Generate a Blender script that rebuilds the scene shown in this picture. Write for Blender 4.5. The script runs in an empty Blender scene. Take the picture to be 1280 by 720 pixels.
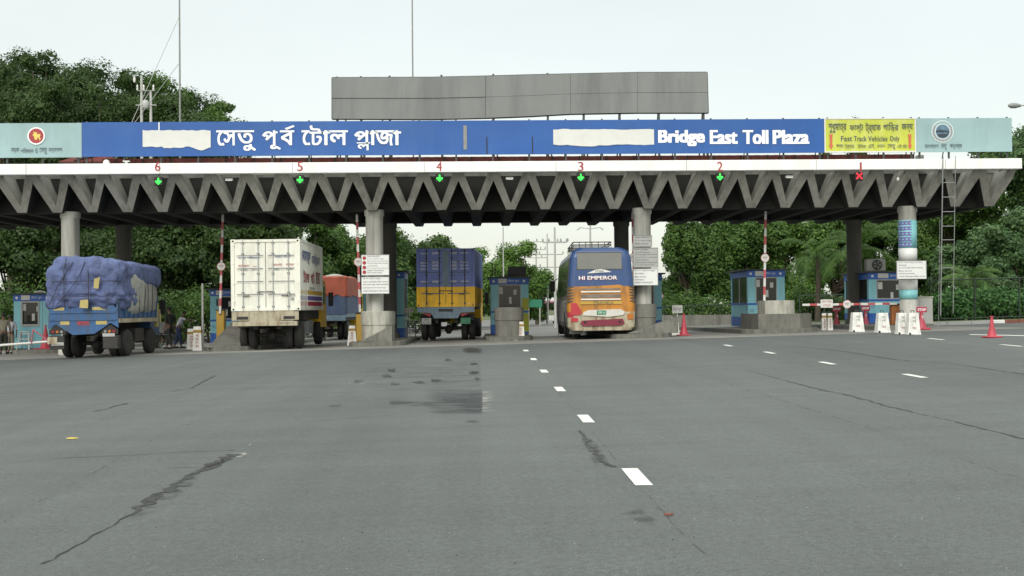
import bpy, math, random
import numpy as np
from mathutils import Vector, Matrix, noise
from mathutils.geometry import tessellate_polygon

S = bpy.context.scene
COL = S.collection
random.seed(7)

# ------------------------------------------------------------------ camera
F = 1500.0                                   # focal length in pixels of a 1280 wide frame
YAW = math.atan(40 / F); PITCH = 24.6 / F; ROLL = 0.009
EYE = Vector((0, 0, 1.6))
fv = Vector((math.sin(YAW) * math.cos(PITCH), math.cos(YAW) * math.cos(PITCH), math.sin(PITCH)))
r0 = Vector((math.cos(YAW), -math.sin(YAW), 0))
u0 = r0.cross(fv)
rv = r0 * math.cos(ROLL) - u0 * math.sin(ROLL)
uv = u0 * math.cos(ROLL) + r0 * math.sin(ROLL)
cd = bpy.data.cameras.new('camera'); cd.sensor_width = 36; cd.lens = F * 36 / 1280
cd.clip_start = 0.1; cd.clip_end = 6000
cam = bpy.data.objects.new('camera', cd); COL.objects.link(cam)
M = Matrix((rv, uv, -fv)).transposed().to_4x4(); M.translation = EYE
cam.matrix_world = M
S.camera = cam
S.render.resolution_x = 1024; S.render.resolution_y = 576

# ------------------------------------------------------------------ light
S.view_settings.view_transform = 'Standard'; S.view_settings.look = 'None'
S.view_settings.exposure = 0.24; S.view_settings.gamma = 1.0
SUN_EL = math.radians(38); SUN_AZ = math.radians(196)       # behind the camera, high, veiled by cloud
W = bpy.data.worlds.new('World'); S.world = W; W.use_nodes = True
nt = W.node_tree; nt.nodes.clear()
wo = nt.nodes.new('ShaderNodeOutputWorld')
sky = nt.nodes.new('ShaderNodeTexSky'); sky.sky_type = 'NISHITA'; sky.sun_disc = False
sky.sun_elevation = SUN_EL; sky.sun_rotation = SUN_AZ; sky.dust_density = 3.0
b1 = nt.nodes.new('ShaderNodeBackground'); b1.inputs['Strength'].default_value = 0.05
nt.links.new(sky.outputs[0], b1.inputs[0])
tc = nt.nodes.new('ShaderNodeTexCoord')
sp = nt.nodes.new('ShaderNodeSeparateXYZ'); nt.links.new(tc.outputs['Generated'], sp.inputs[0])
mr = nt.nodes.new('ShaderNodeMapRange'); nt.links.new(sp.outputs['Z'], mr.inputs['Value'])
mr.inputs['From Min'].default_value = 0.26; mr.inputs['From Max'].default_value = 0.9
mr.inputs['To Min'].default_value = 0.64; mr.inputs['To Max'].default_value = 1.40
ns = nt.nodes.new('ShaderNodeTexNoise'); ns.inputs['Scale'].default_value = 3.0; ns.inputs['Detail'].default_value = 4
mp = nt.nodes.new('ShaderNodeMapping'); mp.inputs['Scale'].default_value = (1, 1, 3)
nt.links.new(tc.outputs['Generated'], mp.inputs[0]); nt.links.new(mp.outputs[0], ns.inputs['Vector'])
m2 = nt.nodes.new('ShaderNodeMapRange'); nt.links.new(ns.outputs[0], m2.inputs['Value'])
m2.inputs['To Min'].default_value = 0.86; m2.inputs['To Max'].default_value = 1.10
mm = nt.nodes.new('ShaderNodeMath'); mm.operation = 'MULTIPLY'
nt.links.new(mr.outputs[0], mm.inputs[0]); nt.links.new(m2.outputs[0], mm.inputs[1])
b2 = nt.nodes.new('ShaderNodeBackground'); b2.inputs['Color'].default_value = (0.985, 1.0, 0.885, 1)
nt.links.new(mm.outputs[0], b2.inputs['Strength'])
ad = nt.nodes.new('ShaderNodeAddShader')
nt.links.new(b1.outputs[0], ad.inputs[0]); nt.links.new(b2.outputs[0], ad.inputs[1])
nt.links.new(ad.outputs[0], wo.inputs['Surface'])
sl = bpy.data.lights.new('sun', 'SUN'); sl.energy = 1.3; sl.angle = math.radians(25); sl.color = (1, .97, .92)
so = bpy.data.objects.new('sun', sl); COL.objects.link(so)
sd = Vector((math.sin(SUN_AZ) * math.cos(SUN_EL), math.cos(SUN_AZ) * math.cos(SUN_EL), math.sin(SUN_EL)))
so.rotation_euler = sd.to_track_quat('Z', 'Y').to_euler()

# ------------------------------------------------------------------ measuring helpers
CS = 0.021
def ground(x, y):
    h = .008 * y if y < 42 else .336 - .008 * (min(y, 420) - 42)
    return CS * max(-34, min(34, x)) + h
def at(px, py, Y):
    d = fv + rv * ((px - 640) / F) + uv * ((360 - py) / F)
    return EYE + d * (Y / d.y)
def gx(px, Y):                                # world x of an image column, on the ground at distance Y
    x = at(px, 400, Y).x
    for _ in range(3):
        z = ground(x, Y)
        p = at(px, 400, Y); q = at(px, 380, Y)
        t = (z - p.z) / (q.z - p.z); x = p.x + (q.x - p.x) * t
    return x
def gp(px, py):                               # ground point seen at a pixel
    d = fv + rv * ((px - 640) / F) + uv * ((360 - py) / F)
    lo, hi = 2.0, 900.0
    for _ in range(60):
        m = (lo + hi) / 2; p = EYE + d * (m / d.y)
        if p.z > ground(p.x, p.y): lo = m
        else: hi = m
    p = EYE + d * (lo / d.y)
    return Vector((p.x, p.y, ground(p.x, p.y)))

# ------------------------------------------------------------------ materials
def C(h, k=1.0):
    h = h.lstrip('#'); v = [int(h[i:i + 2], 16) / 255 for i in (0, 2, 4)]
    return tuple(((c / 12.92) if c <= .04045 else ((c + .055) / 1.055) ** 2.4) * k for c in v) + (1,)
MATS = {}
def mat(name, col, rough=.6, var=.15, scale=3.0, metal=0.0, bump=0.0, bscale=30., stain=None, stain_amt=0.0,
        stretch=(1, 1, 1), spec=.5, emit=0.0, bdist=.02):
    m = bpy.data.materials.new(name); m.use_nodes = True; n = m.node_tree.nodes; l = m.node_tree.links
    b = n['Principled BSDF']; b.inputs['Roughness'].default_value = rough; b.inputs['Metallic'].default_value = metal
    b.inputs['Specular IOR Level'].default_value = spec
    t = n.new('ShaderNodeTexCoord'); mpn = n.new('ShaderNodeMapping'); mpn.inputs['Scale'].default_value = stretch
    l.new(t.outputs['Object'], mpn.inputs[0])
    nz = n.new('ShaderNodeTexNoise'); nz.inputs['Scale'].default_value = scale; nz.inputs['Detail'].default_value = 6
    nz.inputs['Roughness'].default_value = .65
    l.new(mpn.outputs[0], nz.inputs['Vector'])
    r = n.new('ShaderNodeMapRange'); r.inputs['From Min'].default_value = .3; r.inputs['From Max'].default_value = .7
    r.inputs['To Min'].default_value = 1 - var; r.inputs['To Max'].default_value = 1 + var
    l.new(nz.outputs[0], r.inputs['Value'])
    mx = n.new('ShaderNodeVectorMath'); mx.operation = 'SCALE'; mx.inputs[0].default_value = col[:3]
    l.new(r.outputs[0], mx.inputs['Scale'])
    out = mx.outputs[0]
    if stain is not None:
        n2 = n.new('ShaderNodeTexNoise'); n2.inputs['Scale'].default_value = scale * .7; n2.inputs['Detail'].default_value = 8
        n2.inputs['Roughness'].default_value = .7
        mp2 = n.new('ShaderNodeMapping'); mp2.inputs['Scale'].default_value = (stretch[0] * 2.5, stretch[1] * 2.5, stretch[2] * .5)
        mp2.inputs['Location'].default_value = (5, 3, 1)
        l.new(t.outputs['Object'], mp2.inputs[0]); l.new(mp2.outputs[0], n2.inputs['Vector'])
        r2 = n.new('ShaderNodeMapRange'); r2.inputs['From Min'].default_value = .46; r2.inputs['From Max'].default_value = .68
        r2.inputs['To Max'].default_value = stain_amt
        l.new(n2.outputs[0], r2.inputs['Value'])
        mc = n.new('ShaderNodeMix'); mc.data_type = 'RGBA'
        l.new(r2.outputs[0], mc.inputs['Factor']); l.new(out, mc.inputs['A']); mc.inputs['B'].default_value = stain
        out = mc.outputs['Result']
    l.new(out, b.inputs['Base Color'])
    if bump:
        n3 = n.new('ShaderNodeTexNoise'); n3.inputs['Scale'].default_value = bscale; n3.inputs['Detail'].default_value = 4
        l.new(t.outputs['Object'], n3.inputs['Vector'])
        bp = n.new('ShaderNodeBump'); bp.inputs['Strength'].default_value = bump; bp.inputs['Distance'].default_value = bdist
        l.new(n3.outputs[0], bp.inputs['Height']); l.new(bp.outputs[0], b.inputs['Normal'])
    if emit:
        b.inputs['Emission Color'].default_value = col; b.inputs['Emission Strength'].default_value = emit
    MATS[name] = m
    return m
DIRT = (.06, .052, .042, 1); RUST = (.12, .05, .025, 1)
mat('concrete', (.27, .27, .245, 1), .85, .16, 1.5, bump=.3, stain=(.09, .09, .08, 1), stain_amt=.7, stretch=(1, 1, .5))
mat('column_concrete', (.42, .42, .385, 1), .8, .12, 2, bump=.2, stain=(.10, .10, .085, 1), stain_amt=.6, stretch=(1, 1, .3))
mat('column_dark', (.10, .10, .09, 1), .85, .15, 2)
mat('soffit_shaded', (.018, .019, .017, 1), .9, .2, 1)  # shade under the canopy put into a near-black concrete base colour
mat('white_fascia', (.84, .85, .84, 1), .5, .03, 1.2, stain=(.62, .60, .56, 1), stain_amt=.35)
mat('panel_blue', C('#2868bc', .64), .5, .10, .6, stain=C('#4a7cc0', .66), stain_amt=.35)
mat('panel_teal', C('#a8c8cc', .74), .5, .07, .8, stain=C('#93b4b4', .65), stain_amt=.4)
mat('panel_yellow', C('#d3dc50', .74), .55, .10, 1.5, stain=C('#e8e8b0', .85), stain_amt=.4)
mat('white_paint', (.62, .63, .61, 1), .5, .05, 2)
mat('letter_white', (.80, .82, .83, 1), .5, .03, 2)
mat('letter_red', (.34, .04, .05, 1), .5, .05, 2)
mat('letter_dark', (.05, .07, .09, 1), .5, .05, 2)
mat('letter_blue', (.06, .09, .25, 1), .5, .05, 2)
mat('arrow_red', (.55, .12, .06, 1), .5, .05, 2)
mat('galvanised', (.20, .215, .212, 1), .6, .09, .55, metal=.0, bump=.15, bscale=4, stain=(.10, .11, .11, 1), stain_amt=.6, stretch=(1, 1, .6))
mat('red_sheet', (.22, .055, .05, 1), .65, .25, 1.3, stain=(.26, .13, .10, 1), stain_amt=.6)
mat('steel_dark', (.05, .055, .055, 1), .6, .2, 4)
mat('steel_grey', (.22, .23, .23, 1), .5, .15, 4)
mat('steel_pale', (.40, .42, .41, 1), .5, .1, 4)
mat('led_green', (.05, 1.0, .10, 1), .4, .0, emit=.9)
mat('led_green_core', (.55, 1.0, .6, 1), .4, .0, emit=.9)
mat('led_red', (1.0, .03, .05, 1), .4, .0, emit=1.0)
mat('black', (.012, .012, .013, 1), .5, .2, 5)
mat('rubber', (.022, .022, .022, 1), .8, .3, 6, stain=(.07, .065, .055, 1), stain_amt=.5)
mat('chassis', (.028, .027, .026, 1), .7, .3, 4, stain=(.07, .06, .05, 1), stain_amt=.5)
mat('container_white', C('#e6e7dc', .95), .45, .05, 1.4, stain=C('#b4b2a0', .75), stain_amt=.5)
mat('rusty_cream', C('#c4bda4', .7), .7, .15, 3, stain=RUST, stain_amt=.9)
mat('container_blue', C('#6678bc', .98), .5, .14, 1.6, stain=DIRT, stain_amt=.35)
mat('container_yellow', C('#f0bc18', .98), .5, .09, 1.6, stain=(.22, .16, .05, 1), stain_amt=.5)
mat('gap_grey_blue', C('#66748f', .6), .5, .1, 2)
mat('frame_blue_grey', C('#7890a2', .8), .55, .14, 3, stain=DIRT, stain_amt=.5)
mat('truck_blue', C('#38689f', .68), .5, .2, 2.5, stain=C('#6c7478', .4), stain_amt=.85)
mat('tarp_blue', C('#5e6c9a', .80), .8, .16, 2.5, bump=.9, bscale=3.5, bdist=.11, stain=C('#505664', .6), stain_amt=.6)
mat('tarp_grey', (.34, .35, .32, 1), .8, .16, 3, bump=.8, bscale=5, bdist=.08, stain=(.16, .16, .15, 1), stain_amt=.6)
mat('rope', (.03, .03, .035, 1), .8)
mat('patch_yellow', C('#c8b878', .7), .7)
mat('tarp_orange', (.30, .065, .035, 1), .7, .2, 2, bump=.4, bscale=5, stain=(.16, .05, .03, 1), stain_amt=.5)
mat('tarp_navy', (.045, .075, .15, 1), .7, .2, 2, bump=.4, bscale=5, stain=(.14, .16, .18, 1), stain_amt=.5)
mat('bus_blue', C('#375a94', .62), .35, .07, 1.2, stain=C('#5a6e98', .6), stain_amt=.4)
mat('bus_orange', C('#cc8a30', .76), .4, .12, 2.0, stain=C('#7a5a40', .55), stain_amt=.85)
mat('bus_side', (.13, .115, .10, 1), .45, .2, 1.2, stain=(.24, .21, .18, 1), stain_amt=.7, stretch=(1, 1, .35))
mat('bus_maroon', C('#8a2f45', .7), .4, .1, 2)
mat('bus_red', C('#c8404a', .7), .3, .1, 2)
mat('chrome', (.62, .62, .58, 1), .3, .08, 3, metal=.35)
mat('bus_glass', (.16, .165, .155, 1), .25, .08, 1.0)
mat('dark_glass', (.018, .022, .022, 1), .15, .2, 2)
mat('plate_green', C('#3c9a6c', .6), .5)
mat('lamp_red', C('#a02834', .7), .3)
mat('lamp_amber', C('#c87830', .7), .3)
mat('booth_cyan', C('#8cd0e0', 1.0), .45, .06, 1.5, stain=C('#9ab8b8', .6), stain_amt=.4)
mat('booth_blue', C('#2c66c0', .95), .45, .08, 2)
mat('booth_interior', (.10, .105, .10, 1), .7, .3, 3)
mat('paper', (.6, .62, .6, 1), .7)
mat('kerb_concrete', (.17, .17, .15, 1), .85, .2, 1.5, bump=.3, stain=(.05, .05, .045, 1), stain_amt=.7)
mat('cream_paint', (.42, .42, .37, 1), .8, .12, 2, stain=(.14, .13, .10, 1), stain_amt=.8)
mat('bollard_white', (.74, .75, .72, 1), .6, .08, 5, stain=(.25, .24, .22, 1), stain_amt=.6)
mat('bollard_gold', C('#b89848', .6), .6, .1, 5)
mat('cone_red', (.42, .045, .07, 1), .5, .12, 5)
mat('stop_red', (.36, .04, .07, 1), .5, .12, 5)
mat('barrier_orange', (.38, .14, .04, 1), .5, .15, 3, stain=RUST, stain_amt=.4)
mat('stripe_red', (.42, .07, .08, 1), .5, .1, 4)
mat('sign_white', (.70, .72, .71, 1), .5, .06, 3)
mat('sign_grey', (.36, .37, .36, 1), .5, .08, 3)
mat('kerb_red', (.20, .08, .055, 1), .8, .2, 2)
mat('fence_green', (.018, .035, .024, 1), .6)
mat('skin', (.16, .085, .055, 1), .5, .05)
mat('hair', (.01, .01, .01, 1), .6)
mat('cloth_white', (.55, .58, .65, 1), .8)
mat('cloth_khaki', (.22, .21, .16, 1), .8)
mat('cloth_navy', (.03, .05, .12, 1), .8)
mat('cloth_dark', (.022, .026, .024, 1), .8)
mat('cloth_tan', (.28, .25, .19, 1), .8)
mat('bark', (.07, .055, .04, 1), .9, .3, 4, bump=.6, bscale=12)
mat('bark_pale', (.20, .18, .15, 1), .9, .3, 4, bump=.5, bscale=12)
mat('grass', (.055, .085, .022, 1), .95, .5, .6, bump=.6, bscale=12, stain=(.09, .07, .035, 1), stain_amt=.6)
mat('banner_purple', C('#7f74bc', .75), .5, .2, 6)
mat('banner_cyan', C('#8cd0d6', .85), .5, .15, 3)
mat('map_yellow', C('#f0d870', .8), .5)
mat('emblem_blue', C('#6f95ad', .6), .5, .4, 8)
mat('emblem_dark', C('#3c4c5c', .6), .5)
mat('pale_pole', (.42, .43, .42, 1), .7, .1, 3)
mat('stripe_yellow', C('#c8a444', .75), .5, .08, 2)
mat('stripe_purple', C('#6a559a', .7), .5, .08, 2)
mat('stripe_maroon', C('#a03048', .7), .5, .08, 2)
mat('booth_yellow', C('#c8cc40', .7), .5, .08, 2)
mat('pink', C('#c88090', .6), .6, .2, 3)
mat('sign_green', C('#2c9070', .6), .6, .1, 3)

def leaf_mat(name, col, col2, scale=.35):
    m = bpy.data.materials.new(name); m.use_nodes = True; n = m.node_tree.nodes; l = m.node_tree.links
    b = n['Principled BSDF']; b.inputs['Roughness'].default_value = .55; b.inputs['Specular IOR Level'].default_value = .3
    t = n.new('ShaderNodeTexCoord'); nz = n.new('ShaderNodeTexNoise'); nz.inputs['Scale'].default_value = scale; nz.inputs['Detail'].default_value = 5
    l.new(t.outputs['Object'], nz.inputs['Vector'])
    g = n.new('ShaderNodeNewGeometry')
    a = n.new('ShaderNodeMath'); a.operation = 'MULTIPLY_ADD'; l.new(g.outputs['Random Per Island'], a.inputs[0]); a.inputs[1].default_value = .55
    l.new(nz.outputs[0], a.inputs[2])
    r = n.new('ShaderNodeMapRange'); l.new(a.outputs[0], r.inputs['Value']); r.inputs['From Min'].default_value = .4; r.inputs['From Max'].default_value = 1.15
    mx = n.new('ShaderNodeMix'); mx.data_type = 'RGBA'; l.new(r.outputs[0], mx.inputs['Factor'])
    mx.inputs['A'].default_value = col + (1,); mx.inputs['B'].default_value = col2 + (1,)
    l.new(mx.outputs['Result'], b.inputs['Base Color'])
    tr = n.new('ShaderNodeBsdfTranslucent'); l.new(mx.outputs['Result'], tr.inputs['Color'])
    ms = n.new('ShaderNodeMixShader'); ms.inputs[0].default_value = .3
    l.new(b.outputs[0], ms.inputs[1]); l.new(tr.outputs[0], ms.inputs[2]); l.new(ms.outputs[0], n['Material Output'].inputs['Surface'])
    MATS[name] = m
leaf_mat('leaf_dark', (.020, .048, .013), (.062, .112, .026))
leaf_mat('leaf_mid', (.030, .075, .017), (.100, .185, .036))
leaf_mat('leaf_bright', (.048, .118, .022), (.150, .265, .052))
leaf_mat('leaf_blue', (.040, .095, .034), (.130, .220, .085))
leaf_mat('leaf_shrub', (.026, .095, .024), (.080, .200, .045))

def asphalt_mat(name, base, var, tint=(1, 1, 1)):
    m = bpy.data.materials.new(name); m.use_nodes = True; n = m.node_tree.nodes; l = m.node_tree.links
    b = n['Principled BSDF']; b.inputs['Specular IOR Level'].default_value = .35
    t = n.new('ShaderNodeTexCoord')
    def nz(scale, det, st=(1, 1, 1), rough=.6):
        mp_ = n.new('ShaderNodeMapping'); mp_.inputs['Scale'].default_value = st; l.new(t.outputs['Object'], mp_.inputs[0])
        q = n.new('ShaderNodeTexNoise'); q.inputs['Scale'].default_value = scale; q.inputs['Detail'].default_value = det
        q.inputs['Roughness'].default_value = rough; l.new(mp_.outputs[0], q.inputs['Vector']); return q.outputs[0]
    def rng(s, a, b_, c, d):
        q = n.new('ShaderNodeMapRange'); l.new(s, q.inputs['Value'])
        for k, v in zip(('From Min', 'From Max', 'To Min', 'To Max'), (a, b_, c, d)): q.inputs[k].default_value = v
        return q.outputs[0]
    def mul(a, b_):
        q = n.new('ShaderNodeMath'); q.operation = 'MULTIPLY'; l.new(a, q.inputs[0]); l.new(b_, q.inputs[1]); return q.outputs[0]
    big = nz(.13, 4, (1, .45, 1)); mid = nz(.9, 6, (1, 2.2, 1)); fine = nz(22, 4, rough=.7); grit = nz(90, 2)
    v = mul(rng(big, .35, .65, 1 - var, 1 + var), rng(mid, .3, .7, .92, 1.08))
    v = mul(v, rng(fine, .3, .7, .78, 1.20)); v = mul(v, rng(grit, .35, .72, .70, 1.38)); v = mul(v, rng(nz(.5, 5, (.35, 2.6, 1)), .35, .65, .94, 1.06)); v = mul(v, rng(nz(1.1, 3, (1.6, .05, 1)), .35, .65, .95, 1.05))
    # paving joints running with the traffic: each lane laid at a slightly different tone
    sx = n.new('ShaderNodeSeparateXYZ'); l.new(t.outputs['Object'], sx.inputs[0])
    cb = n.new('ShaderNodeCombineXYZ')
    fl = n.new('ShaderNodeMath'); fl.operation = 'DIVIDE'; l.new(sx.outputs['X'], fl.inputs[0]); fl.inputs[1].default_value = 3.3
    fr = n.new('ShaderNodeMath'); fr.operation = 'FLOOR'; l.new(fl.outputs[0], fr.inputs[0]); l.new(fr.outputs[0], cb.inputs[0])
    wn = n.new('ShaderNodeTexWhiteNoise'); l.new(cb.outputs[0], wn.inputs['Vector'])
    v = mul(v, rng(wn.outputs['Value'], 0, 1, .945, 1.05))
    q = n.new('ShaderNodeVectorMath'); q.operation = 'SCALE'; q.inputs[0].default_value = tuple(base * x for x in tint); l.new(v, q.inputs['Scale'])
    l.new(q.outputs[0], b.inputs['Base Color'])
    l.new(rng(mid, .3, .7, .62, .9), b.inputs['Roughness'])
    bp = n.new('ShaderNodeBump'); bp.inputs['Strength'].default_value = .35; bp.inputs['Distance'].default_value = .008
    l.new(nz(60, 3), bp.inputs['Height']); l.new(bp.outputs[0], b.inputs['Normal'])
    MATS[name] = m
asphalt_mat('asphalt', .099, .15, (.92, 1.02, 1.03))
asphalt_mat('apron', .20, .16, (1.04, 1.02, .95))
asphalt_mat('far_road', .13, .12, (1, 1, .98))
def patch_mat(name, col, rough, lo, hi, scale, st=(1, 1, 1)):
    m = bpy.data.materials.new(name); m.use_nodes = True; n = m.node_tree.nodes; l = m.node_tree.links
    b = n['Principled BSDF']; b.inputs['Base Color'].default_value = col; b.inputs['Roughness'].default_value = rough
    t = n.new('ShaderNodeTexCoord'); mp_ = n.new('ShaderNodeMapping'); mp_.inputs['Scale'].default_value = st; l.new(t.outputs['Object'], mp_.inputs[0])
    q = n.new('ShaderNodeTexNoise'); q.inputs['Scale'].default_value = scale; q.inputs['Detail'].default_value = 6; l.new(mp_.outputs[0], q.inputs['Vector'])
    r = n.new('ShaderNodeMapRange'); l.new(q.outputs[0], r.inputs['Value']); r.inputs['From Min'].default_value = lo; r.inputs['From Max'].default_value = hi
    at_ = n.new('ShaderNodeAttribute'); at_.attribute_name = 'cover'; mu = n.new('ShaderNodeMath'); mu.operation = 'MULTIPLY'; l.new(r.outputs[0], mu.inputs[0]); l.new(at_.outputs['Fac'], mu.inputs[1])
    tr = n.new('ShaderNodeBsdfTransparent'); ms = n.new('ShaderNodeMixShader'); l.new(mu.outputs[0], ms.inputs[0])
    l.new(tr.outputs[0], ms.inputs[1]); l.new(b.outputs[0], ms.inputs[2]); l.new(ms.outputs[0], n['Material Output'].inputs['Surface'])
    MATS[name] = m
patch_mat('damp', (.040, .043, .040, 1), .45, .44, .72, 1.8, (1, 2.0, 1))
patch_mat('crack', (.012, .012, .011, 1), .6, .26, .46, 3.0)
patch_mat('pale_wear', (.28, .28, .26, 1), .7, .45, .65, 3.0)
patch_mat('road_paint', (.62, .63, .60, 1), .6, .22, .36, 5.0)

# ------------------------------------------------------------------ mesh helpers
class MB:
    def __init__(s): s.v = []; s.f = []; s.m = []; s.mats = []; s.smooth = []
    def mi(s, m):
        if m not in s.mats: s.mats.append(m)
        return s.mats.index(m)
    def add(s, vs, fs, m, smooth=False):
        o = len(s.v); s.v += [tuple(v) for v in vs]; k = s.mi(m)
        for f in fs: s.f.append([i + o for i in f]); s.m.append(k); s.smooth.append(smooth)
        return s
    def box(s, x0, x1, y0, y1, z0, z1, m, bev=0.0):
        if bev <= 0:
            vs = [(x, y, z) for z in (z0, z1) for y in (y0, y1) for x in (x0, x1)]
            return s.add(vs, [(0, 2, 3, 1), (4, 5, 7, 6), (0, 1, 5, 4), (2, 6, 7, 3), (0, 4, 6, 2), (1, 3, 7, 5)], m)
        b = min(bev, (x1 - x0) * .45, (y1 - y0) * .45, (z1 - z0) * .45)
        pts = []
        for sx in (0, 1):
            for sy in (0, 1):
                for sz in (0, 1):
                    X = (x0, x1)[sx]; Y = (y0, y1)[sy]; Z = (z0, z1)[sz]
                    dx, dy, dz = (b, -b)[sx], (b, -b)[sy], (b, -b)[sz]
                    pts += [(X, Y + dy, Z + dz), (X + dx, Y, Z + dz), (X + dx, Y + dy, Z)]
        def i(sx, sy, sz, a): return ((sx * 2 + sy) * 2 + sz) * 3 + a
        fs = []
        for sx in (0, 1):
            q = [i(sx, 0, 0, 0), i(sx, 1, 0, 0), i(sx, 1, 1, 0), i(sx, 0, 1, 0)]; fs.append(q if sx else q[::-1])
        for sy in (0, 1):
            q = [i(0, sy, 0, 1), i(1, sy, 0, 1), i(1, sy, 1, 1), i(0, sy, 1, 1)]; fs.append(q[::-1] if sy else q)
        for sz in (0, 1):
            q = [i(0, 0, sz, 2), i(1, 0, sz, 2), i(1, 1, sz, 2), i(0, 1, sz, 2)]; fs.append(q if sz else q[::-1])
        for a in (0, 1):
            for b_ in (0, 1):
                fs.append([i(a, b_, 0, 0), i(a, b_, 0, 1), i(a, b_, 1, 1), i(a, b_, 1, 0)])
                fs.append([i(a, 0, b_, 0), i(a, 0, b_, 2), i(a, 1, b_, 2), i(a, 1, b_, 0)])
                fs.append([i(0, a, b_, 1), i(0, a, b_, 2), i(1, a, b_, 2), i(1, a, b_, 1)])
                for c in (0, 1): fs.append([i(a, b_, c, 0), i(a, b_, c, 1), i(a, b_, c, 2)])
        return s.add(pts, fs, m)
    def tube(s, p, q, r, m, r2=None, n=10, cap=True, smooth=True):
        p = Vector(p); q = Vector(q); d = (q - p)
        if d.length < 1e-6: return s
        d.normalize(); a = d.orthogonal().normalized(); b = d.cross(a); r2 = r if r2 is None else r2
        vs = []
        for c, rr in ((p, r), (q, r2)):
            for k in range(n):
                t = 2 * math.pi * k / n; vs.append(c + a * math.cos(t) * rr + b * math.sin(t) * rr)
        s.add(vs, [(k, (k + 1) % n, n + (k + 1) % n, n + k) for k in range(n)], m, smooth)
        if cap: s.add(vs[:n], [tuple(range(n))[::-1]], m); s.add(vs[n:], [tuple(range(n))], m)
        return s
    def lathe(s, c, prof, m, n=20, smooth=True, axis='z'):
        vs = []
        for (r, z) in prof:
            for k in range(n):
                t = 2 * math.pi * k / n
                p = (r * math.cos(t), r * math.sin(t), z)
                if axis == 'x': p = (p[2], p[0], p[1])
                if axis == 'y': p = (p[0], p[2], p[1])
                vs.append((c[0] + p[0], c[1] + p[1], c[2] + p[2]))
        fs = [(j * n + k, j * n + (k + 1) % n, (j + 1) * n + (k + 1) % n, (j + 1) * n + k) for j in range(len(prof) - 1) for k in range(n)]
        s.add(vs, fs, m, smooth); s.add(vs[:n], [tuple(range(n))], m); s.add(vs[-n:], [tuple(range(n))], m)
        return s
    def prism(s, poly, a0, a1, m, axis='z'):
        n = len(poly)
        def P(u, v, w): return {'z': (u, v, w), 'y': (u, w, v), 'x': (w, u, v)}[axis]
        vs = [P(u, v, a0) for u, v in poly] + [P(u, v, a1) for u, v in poly]
        return s.add(vs, [tuple(range(n))[::-1], tuple(range(n, 2 * n))] + [(k, (k + 1) % n, n + (k + 1) % n, n + k) for k in range(n)], m)
    def build(s, name, parent=None, recalc=False, auto=False):
        me = bpy.data.meshes.new(name); me.from_pydata(s.v, [], s.f)
        for k in s.mats: me.materials.append(MATS[k])
        me.polygons.foreach_set('material_index', s.m); me.polygons.foreach_set('use_smooth', s.smooth)
        me.update()
        if recalc:
            import bmesh
            bm = bmesh.new(); bm.from_mesh(me); bmesh.ops.recalc_face_normals(bm, faces=bm.faces); bm.to_mesh(me); bm.free()
        o = bpy.data.objects.new(name, me); COL.objects.link(o)
        if parent: o.parent = parent
        return o
def tag(o, label, cat, group=None, kind=None):
    o['label'] = label; o['category'] = cat
    if group: o['group'] = group
    if kind: o['kind'] = kind
    return o
def thing(name, label, cat, loc=(0, 0, 0), rz=0, group=None, tilt=0.0):
    o = bpy.data.objects.new(name, None); COL.objects.link(o); o.empty_display_size = .3
    o.location = loc; o.rotation_euler = (0, tilt, rz)
    return tag(o, label, cat, group)
def kids(o): return [c for c in bpy.data.objects if c.parent == o]
def copy_tree(o, parent=None):
    c = o.copy(); COL.objects.link(c); c.parent = parent
    for ch in kids(o): copy_tree(ch, c)
    return c
def dup(o, loc, label, rz=0, scale=None):
    c = copy_tree(o); c.location = loc; c.rotation_euler.z = rz; c['label'] = label
    if scale: c.scale = scale
    return c
def on(px, Y, dz=0.0):
    x = gx(px, Y); return (x, Y, ground(x, Y) + dz)

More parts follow.
